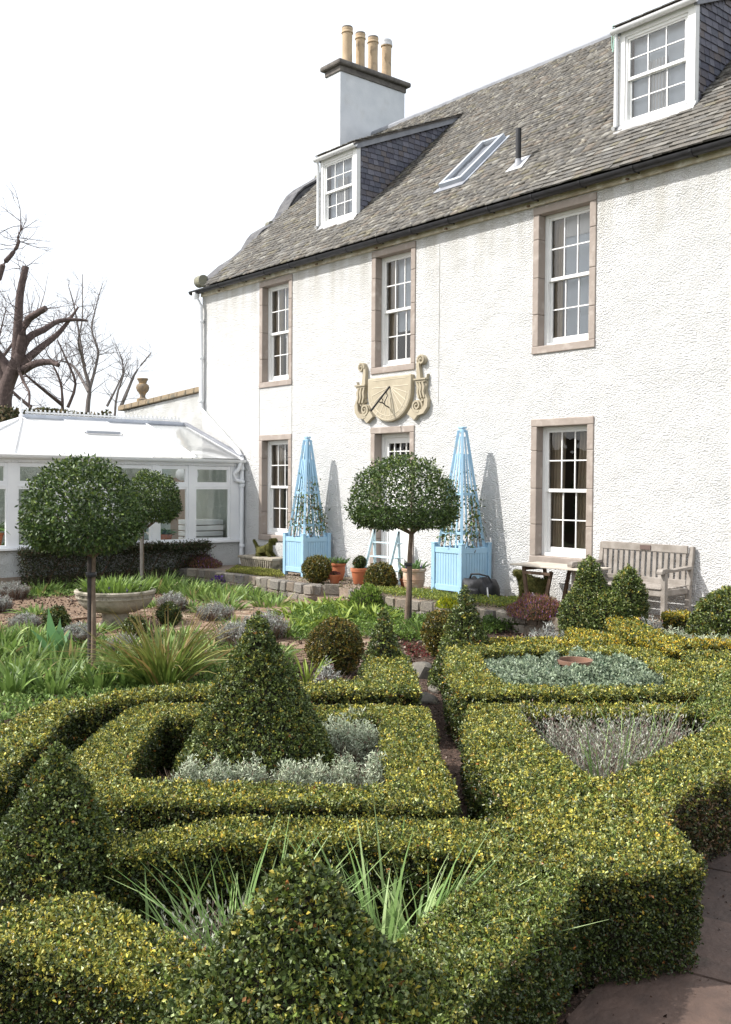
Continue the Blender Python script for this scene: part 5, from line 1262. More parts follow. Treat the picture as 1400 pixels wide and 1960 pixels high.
DJ = [(0, 0, .30), (.16, 0, .31), (.24, 0, .40), (.27, 0, .50), (.35, 0, .47), (.42, 0, .43), (-.16, 0, .29), (-.24, 0, .36), (-.30, 0, .46), (.17, .07, .2), (.18, .08, 0), (.17, -.07, .2), (.20, -.08, 0), (-.17, .07, .18), (-.20, .08, 0), (-.17, -.07, .18), (-.18, -.08, 0), (.25, .06, .45), (.24, .07, .36), (.25, -.06, .45), (.24, -.07, .36)]
DE = [(0, 1), (1, 2), (2, 3), (3, 4), (4, 5), (0, 6), (6, 7), (7, 8), (1, 9), (9, 10), (1, 11), (11, 12), (6, 13), (13, 14), (6, 15), (15, 16), (3, 17), (17, 18), (3, 19), (19, 20)]
DR = [.12, .12, .085, .09, .065, .04, .11, .05, .03, .06, .045, .06, .045, .065, .045, .065, .045, .03, .025, .03, .025]
moss_dog('moss-covered dog figure facing left, standing under the folding table', (-9.2, 10.88, ZP), .92, PI, DJ, DE, DR, 1)
DJ2 = [(0, 0, .14), (.10, 0, .17), (.16, 0, .28), (.19, 0, .36), (.26, 0, .34), (.30, 0, .30), (-.12, 0, .11), (-.18, 0, .2), (-.26, 0, .33), (.12, .07, .08), (.2, .08, 0), (.12, -.07, .08), (.2, -.08, 0), (-.12, .08, .05), (-.02, .1, 0), (-.12, -.08, .05), (-.02, -.1, 0), (.18, .06, .32), (.2, .07, .24), (.18, -.06, .32), (.2, -.07, .24)]
moss_dog('small moss-covered dog figure sitting on the stone trough', (-16.1, 10.94, .54), 1.0, .35, DJ2, DE, [r*.6 for r in DR], 2)

# ================================================================= POTS
def pot(label, x, y, z, r, h, m_='terracotta', style='plain', cat='pot', k=28):
    t = empty('plant_pot', label, cat, (x, y, z))
    if style == 'plain': pr = [(r*.62, 0), (r*.68, .01), (r*.9, h*.78), (r, h*.79), (r*1.02, h*.98), (r*.97, h), (r*.86, h), (r*.83, h*.86)]
    else: pr = [(r*.62, 0), (r*.68, h*.05), (r*.84, h*.3), (r*.9, h*.42), (r*.93, h*.43), (r*.91, h*.47), (r*.94, h*.52), (r*.96, h*.53), (r*.94, h*.57), (r*.93, h*.84), (r*1.04, h*.88), (r*1.07, h*.97), (r*1.0, h), (r*.86, h), (r*.83, h*.9)]
    MB().lathe((x, y, z), pr, k).build('pot_body', M[m_], t, smooth=True)
    MB().lathe((x, y, z), [(r*.84, h*.8), (r*.84, h*.87)], 18).build('compost', M['soil'], t)
    return t
TUL = [(3, (.10, .17, .06)), (2, (.14, .23, .08)), (1, (.07, .12, .04))]
PANSY = [(2, (.09, .03, .22)), (1, (.16, .08, .36)), (.6, (.03, .01, .08))]
def bulbs(parent, x, y, z, r, n, L, w=.045, pal=TUL):
    a = rng.random(n)*2*PI; q = r*rng.random(n)**.5; P = np.column_stack([x+q*np.cos(a), y+q*np.sin(a), np.full(n, z)])
    Dv = np.column_stack([np.cos(a)*q/r*.5, np.sin(a)*q/r*.5, np.ones(n)])+rng.normal(0, .18, (n, 3))
    return blades('bulb_leaves', P, Dv, L*rng.uniform(.6, 1.15, n), w*rng.uniform(.7, 1.2, n), rng.uniform(.05, .5, n), pick(n, pal, .15), M['soft_leaf'], parent)
def flowers(parent, x, y, z, rx, ry, rz, n, size=.035, pal=PANSY, name='flowers'):
    a = rng.random(n)*2*PI; q = rng.random(n)**.5; P = np.column_stack([x+q*rx*np.cos(a), y+q*ry*np.sin(a), z+rng.random(n)*rz]); P = np.repeat(P, 5, axis=0)
    A = rnd_unit(len(P))+[.5, -.4, .3]; leaves(name, P, A, size*.6, size*.6, np.repeat(pick(n, pal), 5, axis=0), M['soft_leaf'], parent, fold=.05)
t = pot('plain terracotta pot holding a small clipped box ball, between the blue planters', -12.78, 10.62, ZP, .155, .27)
topiary('box_ball', 'small dark box ball growing in the plain terracotta pot between the blue planters', 'topiary', [((-12.78, 10.62, ZP+.25), ball_prof(.115), 1, 1)], 26000, .022, BOX_SIDE, core=.03, seed=2)
t = pot('large peach terracotta pot of tulip leaves and pansies, left of the right blue planter', -11.36, 10.55, ZP, .185, .37, 'pale_terracotta', 'ringed', k=32)
bulbs(t, -11.36, 10.55, ZP+.34, .13, 46, .20); flowers(t, -11.36, 10.55, ZP+.36, .17, .17, .06, 16)
t = pot('small terracotta pot with a box ball, below the ladder shelf', -11.72, 10.72, ZP, .115, .17)
topiary('box_ball', 'small dark box ball in the pot below the ladder shelf, behind the middle tree stem', 'topiary', [((-11.72, 10.72, ZP+.15), ball_prof(.10), 1, 1.0)], 26000, .022, BOX_SIDE, core=.03, seed=4)
t = pot('ringed pot of tulip leaves partly behind a box ball, beside the left blue planter', -13.52, 10.72, ZP, .15, .30, 'terracotta', 'ringed')
bulbs(t, -13.52, 10.72, ZP+.28, .13, 44, .18); flowers(t, -13.52, 10.72, ZP+.3, .15, .15, .04, 8)
t = pot('second tulip pot half hidden behind the box ball on the wall', -13.85, 10.7, ZP, .15, .27, 'terracotta', 'plain'); bulbs(t, -13.85, 10.7, ZP+.25, .13, 44, .2)
t = pot('small low terracotta pot of red houseleeks on the end of the stone wall', -13.12, 10.35, ZP, .105, .15, 'terracotta')
mound('houseleek', 'red succulent rosettes in the small low pot on the wall end', 'plant', (-13.12, 10.35, ZP+.13), .09, .09, .06, 500, .03, [(2, (.2, .05, .05)), (1, (.12, .12, .07))], m='soft_leaf', asp=.5)
t = pot('empty squat clay pot beside the potted box ball', -12.42, 10.75, ZP, .10, .12, 'pale_terracotta')
t = pot('low terracotta dish on the terrace under the ladder shelf', -11.98, 10.55, ZP, .16, .11, 'terracotta')

# stone bowl on pedestal
bw_ = empty('stone_bowl', 'wide lichened stone bowl planter on a pedestal in the brick circle', 'planter', (BC.x, BC.y, 0))
MB().lathe((BC.x, BC.y, 0), [(.26, 0), (.26, .05), (.20, .07), (.175, .12), (.185, .20), (.2, .21)], 32).build('pedestal', M['bowl_stone'], bw_, smooth=True)
MB().lathe((BC.x, BC.y, 0), [(.14, .20), (.30, .225), (.42, .28), (.49, .36), (.505, .41), (.525, .415), (.53, .43), (.515, .435), (.515, .475), (.545, .48), (.55, .51), (.53, .525), (.49, .52), (.47, .46)], 48).build('bowl', M['bowl_stone'], bw_, smooth=True)
MB().lathe((BC.x, BC.y, 0), [(.48, .44), (.47, .49)], 32).build('compost', M['soil'], bw_)
for k in range(40):
    a = 2*PI*k/40; MB().lathe((BC.x+.518*math.cos(a), BC.y+.518*math.sin(a), .443), [(.001, 0), (.018, .008), (.001, .02)], 6).build('carved_boss', M['bowl_stone'], bw_)
bulbs(bw_, BC.x, BC.y, .48, .44, 330, .27, .028, [(3, (.14, .22, .05)), (2, (.2, .3, .06)), (1, (.10, .16, .04))]); flowers(bw_, BC.x, BC.y, .50, .42, .42, .08, 34, .05)

# ================================================================= PARTERRE HEDGES
# front cross hedge with its square end by the flagstones
hedge('nearest long box hedge, ending in the big square block beside the flagstone path', [(-3.874,1.822), (-3.759,2.399), (-3.361,2.836), (-2.907,3.376), (-2.748,3.639), (-2.474,3.842), (-2.115,3.575), (-2.224,3.246), (-2.362,3.044), (-2.411,3.082), (-2.690,2.904), (-3.163,2.670), (-3.523,2.197), (-3.685,1.767)],
      .5, dens=38000, leaf=.0150, seed=1)
hedge('near diagonal box hedge running from the square block down to the nearest cone', [(-2.680,2.878), (-2.432,3.124), (-2.321,3.030), (-2.189,2.719), (-2.096,2.402), (-2.009,2.117), (-1.920,1.910), (-1.887,1.678), (-2.135,1.691), (-2.329,1.926), (-2.414,2.189), (-2.519,2.500)],
      .49, dens=38000, leaf=.0150, seed=2, top=BOX_GREENTOP)
hedge('near diagonal box hedge at the lower left, between the left cone and the nearest cone', [(-3.482,1.132), (-3.471,1.302), (-3.383,1.570), (-3.113,1.585), (-2.753,1.648), (-2.516,1.645), (-2.283,1.468), (-2.548,1.411), (-2.840,1.301), (-3.140,1.152), (-3.283,1.034)],
      .49, dens=38000, leaf=.0150, seed=3)
hedge('square frame of box hedge round the tall central cone', [(-4.405,2.159), (-5.143,2.132), (-5.417,2.355), (-5.659,2.574), (-5.926,2.824), (-6.193,3.125), (-6.241,3.330), (-6.033,3.512), (-5.489,4.146), (-5.183,4.534), (-4.925,4.727), (-3.965,3.903), (-3.372,3.441), (-3.332,3.364), (-3.640,3.070), (-3.965,2.680)],
      .45, inner=[(-4.713,2.343), (-5.118,2.566), (-5.551,2.918), (-5.884,3.186), (-5.706,3.313), (-5.212,3.937), (-4.935,4.285), (-4.083,3.586), (-3.770,3.327), (-4.252,2.873)], dens=28000, leaf=.0162, seed=4)
hedge('outer box hedge curving along the far left side of the parterre', [(-5.824,1.696), (-6.211,2.218), (-6.723,2.731), (-6.631,3.040), (-6.722,3.392), (-6.643,3.677), (-6.449,4.018), (-6.144,4.438), (-5.959,5.040), (-6.422,5.407), (-6.799,5.767), (-6.548,6.001), (-5.831,5.448), (-5.382,5.062), (-5.642,4.671), (-5.896,4.260), (-6.198,3.907), (-6.395,3.539), (-6.452,3.075), (-6.327,2.766), (-6.138,2.577), (-5.749,2.306), (-5.617,2.169), (-5.146,1.837), (-4.445,1.292)],
      .46, dens=18000, leaf=.020, seed=5)
hedge('frame of box hedge round the grey-leaved bed with the clay ring', [(-6.515,6.450), (-5.594,5.547), (-5.227,5.288), (-5.047,5.184), (-4.537,5.772), (-3.919,6.585), (-4.109,7.030), (-4.697,7.479), (-5.263,7.876), (-5.573,7.909), (-6.018,7.334), (-6.385,6.861)],
      .48, inner=[(-6.252,6.601), (-5.473,5.916), (-5.026,5.638), (-4.667,6.000), (-4.232,6.615), (-4.815,7.248), (-5.335,7.597), (-5.816,7.163)], dens=17000, leaf=.021, seed=6)
hedge('broad diagonal box hedge right of the narrow soil path, left side of the lavender bed', [(-4.726,4.927), (-4.360,4.480), (-3.859,4.036), (-3.359,3.698), (-3.069,3.506), (-2.822,3.312), (-2.660,3.618), (-2.828,4.117), (-3.070,4.170), (-3.282,4.263), (-3.693,4.512), (-4.136,4.827), (-4.371,5.046), (-4.522,5.210)],
      .485, dens=26000, leaf=.0175, seed=7)
hedge('strip of box hedge along the back of the lavender bed', [(-4.578,5.219), (-3.744,6.246), (-3.621,6.042), (-3.915,5.596), (-4.417,5.036)], .475, dens=18000, leaf=.020, seed=8, rr=.03)
hedge('broad diagonal box hedge at the right edge, right side of the lavender bed', [(-3.070,4.170), (-3.134,4.606), (-3.246,5.166), (-3.348,5.774), (-3.474,6.429), (-2.985,6.321), (-2.724,4.836), (-2.702,4.299), (-2.514,3.884), (-2.730,3.751)],
      .49, dens=25000, leaf=.0165, seed=9, side=BOX_BROWN)
hedge('chunky box hedge corner at the right edge beyond the lavender bed', [(-3.751,6.211), (-4.129,7.072), (-4.225,7.473), (-3.795,7.497), (-3.259,6.448), (-3.323,5.762), (-3.585,5.988)], .5, dens=17000, leaf=.020, seed=10, top=BOX_GREENTOP)
BOX_GOLD = [(2, (.14, .165, .035)), (3, (.34, .30, .04)), (3.5, (.50, .40, .045)), (1.2, (.55, .33, .03)), (1.5, (.045, .065, .016))]
FAR = dict(dens=13000, leaf=.024, top=BOX_GOLD)
hedge('thin far strip of box hedge just behind the grey-leaved bed', [(-6.652,7.186), (-6.320,7.781), (-5.852,8.277), (-5.626,7.992), (-6.047,7.447), (-6.433,6.949)], .48, seed=11, **FAR)
hedge('low wedge of golden box hedge between the wall and the bird topiary', [(-6.619,8.391), (-6.040,8.426), (-5.766,8.173), (-6.159,7.826)], .48, seed=12, **FAR)
hedge('bright golden diagonal box hedge in front of the bench', [(-6.814,9.343), (-6.673,9.747), (-6.302,9.255), (-5.539,8.850), (-5.089,8.100), (-5.122,7.964), (-5.946,8.490), (-6.362,8.789)], .48, seed=13, **FAR)
hedge('short golden box hedge just beneath the bench', [(-6.770,10.391), (-6.584,10.637), (-6.371,10.294), (-6.525,10.017)], .48, seed=14, **FAR)
hedge('far right strip of box hedge behind the narrow gap', [(-5.466,8.670), (-4.953,9.554), (-4.738,9.140), (-5.257,8.368)], .48, seed=15, **FAR)
hedge('far right block of box hedge in front of that strip, at the picture edge', [(-5.022,8.047), (-4.494,8.867), (-3.901,7.706), (-4.223,7.511), (-4.154,7.107), (-4.677,7.545)], .48, dens=11000, leaf=.026, seed=16)

# ================================================================= TOPIARY
CG = 'clipped box topiary'
topiary('box_cone', 'big box cone at the left edge of the parterre, cut by the picture edge', 'topiary', [((-3.99, 1.66, 0), cone_prof2(.45, .90, .04), 1, 1)], 34000, .0175, BOX_CONE, CG, 'gloss_leaf', seed=1, palt=BOX_GREENTOP)
topiary('box_cone', 'nearest box cone at the bottom edge, its dark glossy leaves seen close up', 'topiary', [((-2.33, 1.72, 0), [(.42, .0), (.45, .25), (.42, .40), (.335, .53), (.235, .65), (.15, .745), (.078, .825), (.03, .872), (.001, .895)], 1, 1)], 34000, .0200, BOX_CONE, CG, 'gloss_leaf', seed=2, palt=BOX_GREENTOP)
topiary('box_cone', 'tall central box cone standing among pale cotton lavender', 'topiary', [((-5.10, 3.42, 0), cone_prof2(.555, 1.19, .035), 1, 1)], 28000, .0185, BOX_CONE, CG, 'gloss_leaf', seed=3, palt=BOX_GREENTOP)
topiary('box_cone', 'small box cone rising from the far corner of the left hedge, beside the big ball', 'topiary', [((*(-6.645,5.810), 0), cone_prof2(.27, .875, .06), 1, 1)], 12000, .025, BOX_CONE, CG, 'leaf', seed=4, palt=BOX_GREENTOP)
topiary('box_cone', 'plump box cone at the left corner of the frame round the grey-leaved bed', 'topiary', [((*(-6.676,6.879), 0), cone_prof2(.34, 1.015, .05), 1, 1)], 13000, .025, BOX_CONE, CG, 'leaf', seed=5, palt=BOX_GREENTOP)
topiary('box_ball', 'large bronze-green box ball between the central cone and the small cone', 'topiary', [((*(-8.029,6.350), .0), ball_prof(.285, squash=1.05), 1, 1)], 15000, .022, BOX_BRONZE, CG, 'leaf', seed=6)
topiary('box_egg', 'bronze egg-shaped box bush half hidden behind the plump cone', 'topiary', [((*(-8.029,7.900), .02), ball_prof(.235, squash=1.15), 1, 1)], 12000, .026, BOX_BRONZE, CG, 'leaf', seed=7)
topiary('box_ball', 'box ball perched on the end of the left stone wall, before the left blue planter', 'topiary', [((*(-13.349,10.150), .30), ball_prof(.235), 1, 1)], 13000, .027, BOX_BRONZE, CG, 'leaf', seed=8)
topiary('box_ball', 'box ball at the edge of the right stone wall, below the ladder shelf', 'topiary', [((*(-11.925,10.350), .20), ball_prof(.265), 1, 1)], 12000, .027, BOX_BRONZE, CG, 'leaf', seed=9)
topiary('box_ball', 'fresh green box ball at the left edge on the stone wall by the conservatory', 'topiary', [((*(-18.763,6.950), .30), ball_prof(.265), 1, 1)], 10000, .032, BOX_FRESH, CG, 'leaf', seed=10)
for (px, r, lab, sd_) in (((-12.599,5.250), .165, 'small low box ball left of the stone bowl, nearest the left edge', 11), ((-11.337,5.750), .155, 'small low box ball touching the right side of the bowl pedestal', 12), ((-12.105,6.650), .165, 'small box ball to the right of the stone bowl, farther back', 13)):
    topiary('box_ball', lab, 'topiary', [((*px, 0), ball_prof(r), 1, 1)], 11000, .030, BOX_CONE, CG, 'leaf', seed=sd_)
BOX_BIRD = [(3, (.06, .09, .022)), (3, (.11, .15, .04)), (1.5, (.19, .23, .08)), (.5, (.30, .26, .06))]
bl = (-7.229,9.550); br = (-6.821,9.750)
topiary('bird_topiary', 'large box topiary bird with hunched head and raised tail, in front of the bench', 'topiary',
        [((bl[0], bl[1], 0), [(.26, 0), (.31, .2), (.33, .38), (.31, .56), (.22, .74), (.14, .88), (.12, .98), (.09, 1.07), (.001, 1.14)], 1, 1),
         (((bl[0]+br[0])/2, (bl[1]+br[1])/2, 0), [(.28, 0), (.36, .2), (.37, .42), (.34, .58), (.27, .69), (.16, .75), (.001, .77)], 1.05, 1.0),
         ((br[0], br[1], 0), [(.17, 0), (.215, .25), (.22, .5), (.20, .74), (.15, .90), (.07, 1.01), (.001, 1.06)], 1, 1)], 12000, .028, BOX_BIRD, CG, 'leaf', seed=14, palt=BOX_GREENTOP)
q = (-5.546,9.700); topiary('box_dome', 'rounded box dome at the right edge near the house wall', 'topiary', [((*q, 0), [(.42, 0), (.44, .2), (.42, .42), (.34, .62), (.24, .76), (.12, .87), (.001, .92)], 1, 1)], 11000, .030, BOX_CONE, CG, 'leaf', seed=15, palt=BOX_GREENTOP)

# ================================================================= SHRUBS AND HERBS
SANT = [(3, (.44, .49, .35)), (2, (.56, .60, .46)), (1, (.24, .30, .20)), (.5, (.18, .13, .10))]
GREY = [(3, (.30, .31, .285)), (2, (.44, .45, .42)), (1, (.17, .18, .15)), (.6, (.2, .12, .12))]
def santolina(label, c, r, h, n, leaf=.035, pal=SANT, group=None, stems=True, ry=None):
    t = empty('cotton_lavender', label, 'shrub', (c[0], c[1], 0), group)
    k = 14; ry = ry or r
    st = n//6; a = rng.random(st)*2*PI; q = rng.random(st)**.5
    P = np.column_stack([c[0]+r*q*np.cos(a)*.7, c[1]+ry*q*np.sin(a)*.7, np.zeros(st)]); Dv = np.column_stack([np.cos(a)*q*.6, np.sin(a)*q*.6, np.ones(st)])
    if stems: blades('stem', P, Dv, h*.85*rng.uniform(.6, 1, st), .006, .1, pick(st, [(2, (.16, .10, .075)), (1, (.24, .19, .15))]), M['dry'], t, seg=2)
    # plumes
    m_ = max(n//26, 8); a = rng.random(m_)*2*PI; q = rng.random(m_)**.5; top = np.column_stack([c[0]+r*q*np.cos(a), c[1]+ry*q*np.sin(a), h*(1-.35*q**2)*rng.uniform(.62, 1.0, m_)])
    i = rng.integers(m_, size=n); out = np.column_stack([np.cos(a)*q*.35, np.sin(a)*q*.35, np.ones(m_)])[i]
    f = rng.random(n); P = top[i]-out*(f*.11)[:, None]+rng.normal(0, .011, (n, 3)); A = out*.6+rnd_unit(n)*.95
    shade = np.where(f > .8, .6, 1.)[:, None]
    leaves('sprigs', P, A, leaf*rng.uniform(.6, 1.2, n), leaf*.24, pick(n, pal, .15)*shade, M['dry'], t)
    return t
ROWG = 'row of pale cotton lavender bushes before the central cone'
fr0, fr1 = np.array((-4.887,2.845)), np.array((-4.217,3.613))
for k in range(7):
    p = fr0+(fr1-fr0)*k/6; santolina('pale silvery cotton lavender bush in the row along the foot of the central cone', p+rng.normal(0, .015, 2), .115, .46+.04*rng.random(), 3800, leaf=.030, group=ROWG)
for (px, h) in (((-5.020,4.007), .52), ((-4.806,4.050), .50), ((-5.118,4.243), .50)):
    santolina('taller cotton lavender bush right of the central cone', px, .17, h, 4200, .032, group='cotton lavender bushes right of the central cone')
santolina('thin twiggy cotton lavender left of the central cone', (-6.052,3.423), .08, .36, 900, pal=GREY)
# lavender domes round the bowl
for (c, r, h, lab) in (((-16.468,6.100), .24, .30, 'grey lavender dome at the far left edge behind the smaller one'), ((-14.928,5.300), .2, .26, 'grey lavender dome cut by the left picture edge'), ((-12.782,4.900), .2, .24, 'grey lavender dome just left of the small box ball'), ((-11.341,5.000), .19, .26, 'grey lavender dome between the nearest tree stem and the bowl'), ((-10.324,5.100), .18, .24, 'grey lavender dome in front of the bowl pedestal'), ((-13.373,7.400), .2, .30, 'pale grey lavender dome behind the small box ball right of the bowl'), ((-12.147,7.400), .25, .26, 'grey lavender mound in the middle of the left border'), ((-9.904,6.400), .27, .34, 'large grey lavender mound beside the brick path, left half'), ((-10.280,7.000), .27, .36, 'large grey lavender mound beside the brick path, right half')):
    santolina(lab, c, r*1.12, h*1.15, 4200, .036, GREY, stems=True)
santolina('wispy grey shrub at the foot of the large bronze ball', (-7.236,5.618), .13, .36, 700, .04, GREY)
santolina('grey lavender tuft beside the golden hedge under the bench', (-6.404,9.600), .20, .55, 1600, .05, GREY)
for k, px in enumerate(((-5.678,8.900), (-5.440,8.900), (-5.240,8.950), (-5.046,9.000))): santolina('low grey-green cotton lavender in the strip below the right edge dome', px, .22, .56, 1700, .05, SANT, group='cotton lavender strip at the right')
santolina('grey herb bush left of the golden wedge hedge', (-7.146,8.700), .24, .45, 1800, .05, GREY)
# grey-leaved bed with the clay ring
RUE = [(3, (.21, .26, .17)), (2, (.30, .36, .25)), (1, (.08, .125, .08)), (.8, (.32, .37, .29))]
rue = empty('grey_leaved_plant', 'mass of lobed grey-green leaves filling the hedged bed round a clay ring', 'plant', (-5.15, 6.55, 0))
rp_ = np.array([(-6.260,6.644), (-5.532,6.011), (-5.093,5.743), (-4.323,6.722), (-4.878,7.304), (-5.381,7.638)])
n = 60000; X = rp_.min(0)+rng.random((n, 2))*(rp_.max(0)-rp_.min(0)); X = X[in_poly(rp_, X)]; n = len(X)
P3 = np.column_stack([X, np.zeros(n)]); h_ = .425+.075*wob(P3, 8, 4)+.04*wob(P3, 19, 2); P3[:, 2] = h_-rng.random(n)**2*.09
rc = np.array((-5.430,6.977)); keep = np.linalg.norm(X-rc, axis=1) > .15; P3 = P3[keep]; n = len(P3)
leaves('lobed_leaves', P3, rnd_unit(n)+[0, 0, .35], .030*rng.uniform(.6, 1.2, n), .018, pick(n, RUE, .15), M['dry'], rue, fold=.1)
MB().prism([tuple(p) for p in rp_], lambda u, v, t: (u, v, t), 0, .27).build('inner_twigs', M['core'], rue)
MB().lathe((rc[0], rc[1], .0), [(.13, 0), (.145, .42), (.16, .43), (.16, .462), (.135, .462), (.13, .38)], 28).build('clay_ring', mat('dull_clay', (.24, .13, .085), (.17, .10, .07), rough=.9, scale=6), rue, smooth=True)
MB().lathe((rc[0], rc[1], 0), [(.15, .40), (.15, .42)], 20).build('compost', M['soil'], rue)

def clump(name, label, cat, c, n, L, w, spread, bend, pal, r=.10, tip=None, group=None, z=0., m='soft_leaf', fan=.35):
    t = empty(name, label, cat, (c[0], c[1], z), group); a = rng.random(n)*2*PI; q = rng.random(n)**.5
    P = np.column_stack([c[0]+r*q*np.cos(a), c[1]+r*q*np.sin(a), np.full(n, z)]); Dv = np.column_stack([np.cos(a)*q*spread, np.sin(a)*q*spread, np.ones(n)])+rng.normal(0, fan*.35, (n, 3))
    Ln = L*rng.uniform(.55, 1.1, n)
    blades('strap_leaves', P, Dv, Ln, w*rng.uniform(.7, 1.15, n), bend*rng.uniform(.2, 1.6, n), pick(n, pal, .14), M[m], t, tipcol=tip)
    return t
ALL = [(3, (.22, .34, .11)), (2, (.32, .43, .17)), (1, (.14, .24, .06))]
LILY = [(3, (.13, .21, .05)), (2.5, (.20, .30, .075)), (1.3, (.08, .14, .035)), (.8, (.30, .38, .12)), (.2, (.35, .28, .13))]
YEL = [(3, (.22, .30, .05)), (2, (.30, .38, .07)), (1, (.14, .22, .04))]
# strappy onion leaves in the near triangular bed
for k, (c, n, L) in enumerate((((-3.147,1.963), 40, .80), ((-3.102,2.099), 40, .78), ((-2.801,2.433), 50, .80), ((-2.751,2.495), 50, .80), ((-2.739,2.612), 34, .62))):
    clump('allium', 'clump of upright pale green strap leaves in the near triangular bed', 'plant', c, int(n*2.1), L*.95, .0125, .80, .26, ALL, r=.08, group='strap-leaved clumps in the near bed', m='soft_leaf')
clump('allium', 'few arching strap leaves at the left end of the near triangular bed', 'plant', (-3.432,1.798), 12, .58, .017, .7, .35, ALL, r=.05)
def twiggy(label, c, r, h, n, pal, lf=True):
    t = empty('lavender_bush', label, 'shrub', (c[0], c[1], 0)); a = rng.random(n)*2*PI; q = rng.random(n)**.5
    P = np.column_stack([c[0]+r*q*np.cos(a)*.6, c[1]+r*q*np.sin(a)*.6, np.zeros(n)]); Dv = np.column_stack([np.cos(a)*q*.55, np.sin(a)*q*.55, np.ones(n)])+rng.normal(0, .16, (n, 3))
    Ln = h*rng.uniform(.5, 1.1, n); blades('twig', P, Dv, Ln, .005, .12, pick(n, [(2, (.19, .13, .10)), (2, (.28, .22, .18)), (1, (.12, .085, .065))]), M['dry'], t, seg=3)
    if lf:
        i = rng.integers(n, size=n*9); f = rng.uniform(.45, 1.05, n*9)[:, None]; Pl = P[i]+unit(Dv)[i]*Ln[i][:, None]*f+rng.normal(0, .008, (n*9, 3))
        leaves('leaves', Pl, unit(Dv)[i]+rnd_unit(n*9)*.7, .026*rng.uniform(.6, 1.3, n*9), .0075, pick(n*9, pal, .15), M['dry'], t)
    return t
LAV = [(3, (.29, .31, .24)), (2, (.42, .43, .37)), (2, (.22, .16, .15)), (1, (.15, .17, .11))]
twiggy('bare brown lavender stems in the middle of the near triangular bed', (-3.234,1.937), .16, .36, 150, LAV)
twiggy('sparse woody stems in front of the strap leaves, near triangular bed', (-3.126,2.139), .14, .34, 90, LAV)
for k, (c, r) in enumerate((((-4.118,5.056), .22), ((-3.806,5.031), .26), ((-3.640,5.180), .26), ((-3.645,5.586), .22), ((-3.451,4.712), .2))):
    twiggy(('lavender bush at the left end of the right hand bed', 'purplish lavender bush, second from the left in the right hand bed', 'lavender bush in the middle of the right hand bed behind strap leaves', 'grey lavender bush at the right end of the right hand bed', 'grey lavender bush in the near point of the right hand bed')[k], c, r, .50, 520, LAV)
for k, (c, n) in enumerate((((-3.458,4.697), 34), ((-3.454,4.868), 40), ((-3.518,5.227), 34), ((-3.553,5.566), 20))):
    clump('allium', 'tall thin strap leaves rising from the lavender in the right hand bed', 'plant', c, int(n*.6), .86, .010, .42, .25, ALL, r=.07, group='strap-leaved clumps in the lavender bed')
# big sword-leaved clump
clump('sword_leaved_clump', 'large fountain of green and bronze sword leaves beside the nearest tree stem', 'plant', (-8.530,4.619), 260, 1.0, .022, .62, .42, [(4, (.13, .20, .04)), (2, (.21, .27, .06)), (1, (.28, .20, .07)), (.5, (.36, .30, .15))], r=.17, tip=(.28, .18, .07), fan=.4)
clump('sword_leaved_clump', 'sparse yellow-green sword leaves left of the large bronze ball', 'plant', (-7.821,5.841), 22, .5, .02, .6, .4, YEL, r=.09)
# lush spring foliage in the left border
LG = 'clumps of fresh strap leaves in the left border'
lush = [(-11.033,3.990), (-9.852,3.678), (-10.441,4.080), (-10.851,4.440), (-9.469,3.954), (-10.172,4.424), (-11.673,4.550), (-9.173,4.042), (-9.254,4.439), (-8.873,3.655), (-9.045,3.328), (-10.233,5.017), (-8.738,4.355), (-8.835,4.077), (-10.302,3.547), (-9.248,3.553), (-11.808,4.252)]
midc = [(-10.674,6.688), (-10.292,6.714), (-10.221,6.938), (-10.229,7.264), (-11.371,7.249)]
yelc = [(-11.735,8.472), (-12.061,9.001), (-12.135,9.412), (-10.918,8.240), (-11.723,9.446), (-11.130,9.266), (-10.520,7.596), (-10.782,9.271), (-12.268,10.322), (-11.335,9.957), (-10.874,8.716)]
for c in lush: clump('lily_foliage', 'fresh green strap-leaved clump in the left border in front of the brick path', 'plant', c, 52, .40, .034, .45, .35, LILY, r=.15, group=LG)
for c in midc: clump('lily_foliage', 'small upright green strap-leaved clump between the brick path and the bronze ball', 'plant', c, 40, .30, .022, .6, .3, LILY, r=.13, group='clumps of strap leaves left of the bronze ball')
for c in yelc: clump('bellflower_foliage', 'bright yellow-green leafy clump behind the large bronze ball', 'plant', c, 60, .34, .045, .9, .5, YEL, r=.18, group='yellow-green leafy clumps behind the bronze ball')
clump('tulip', 'broad grey-green tulip leaves standing up left of the nearest tree stem', 'plant', (-10.670,4.456), 6, .58, .12, .45, .25, [(1, (.12, .25, .10))], r=.05)
clump('lily_foliage', 'fan of green strap leaves at the foot of the middle tree stem', 'plant', (-9.141,8.673), 46, .40, .024, .6, .3, LILY, r=.12)
clump('lily_foliage', 'second fan of green strap leaves just right of the middle tree stem', 'plant', (-9.531,8.880), 34, .36, .024, .6, .3, LILY, r=.10)
clump('iris_foliage', 'dense bank of tall dark iris leaves right of the bowl', 'plant', (-16.014,8.492), 190, .46, .028, .55, .25, LILY, r=.42)
clump('iris_foliage', 'dense bank of iris leaves farther right, below the heather', 'plant', (-15.345,8.698), 150, .38, .026, .55, .3, LILY, r=.4)
farc = [(-17.388,7.667), (-16.807,6.740), (-17.037,7.119), (-15.072,9.064), (-14.649,9.230), (-13.984,9.225), (-14.511,8.524), (-13.669,8.464), (-16.961,8.242), (-17.039,8.599), (-12.913,8.914)]
for c in farc: clump('bluebell_foliage', 'pale green leafy clump in the far border under the stone wall', 'plant', c, 80, .34, .030, .55, .35, LILY+[(2, (.22, .32, .07))], r=.26, group='leafy clumps under the far stone wall')
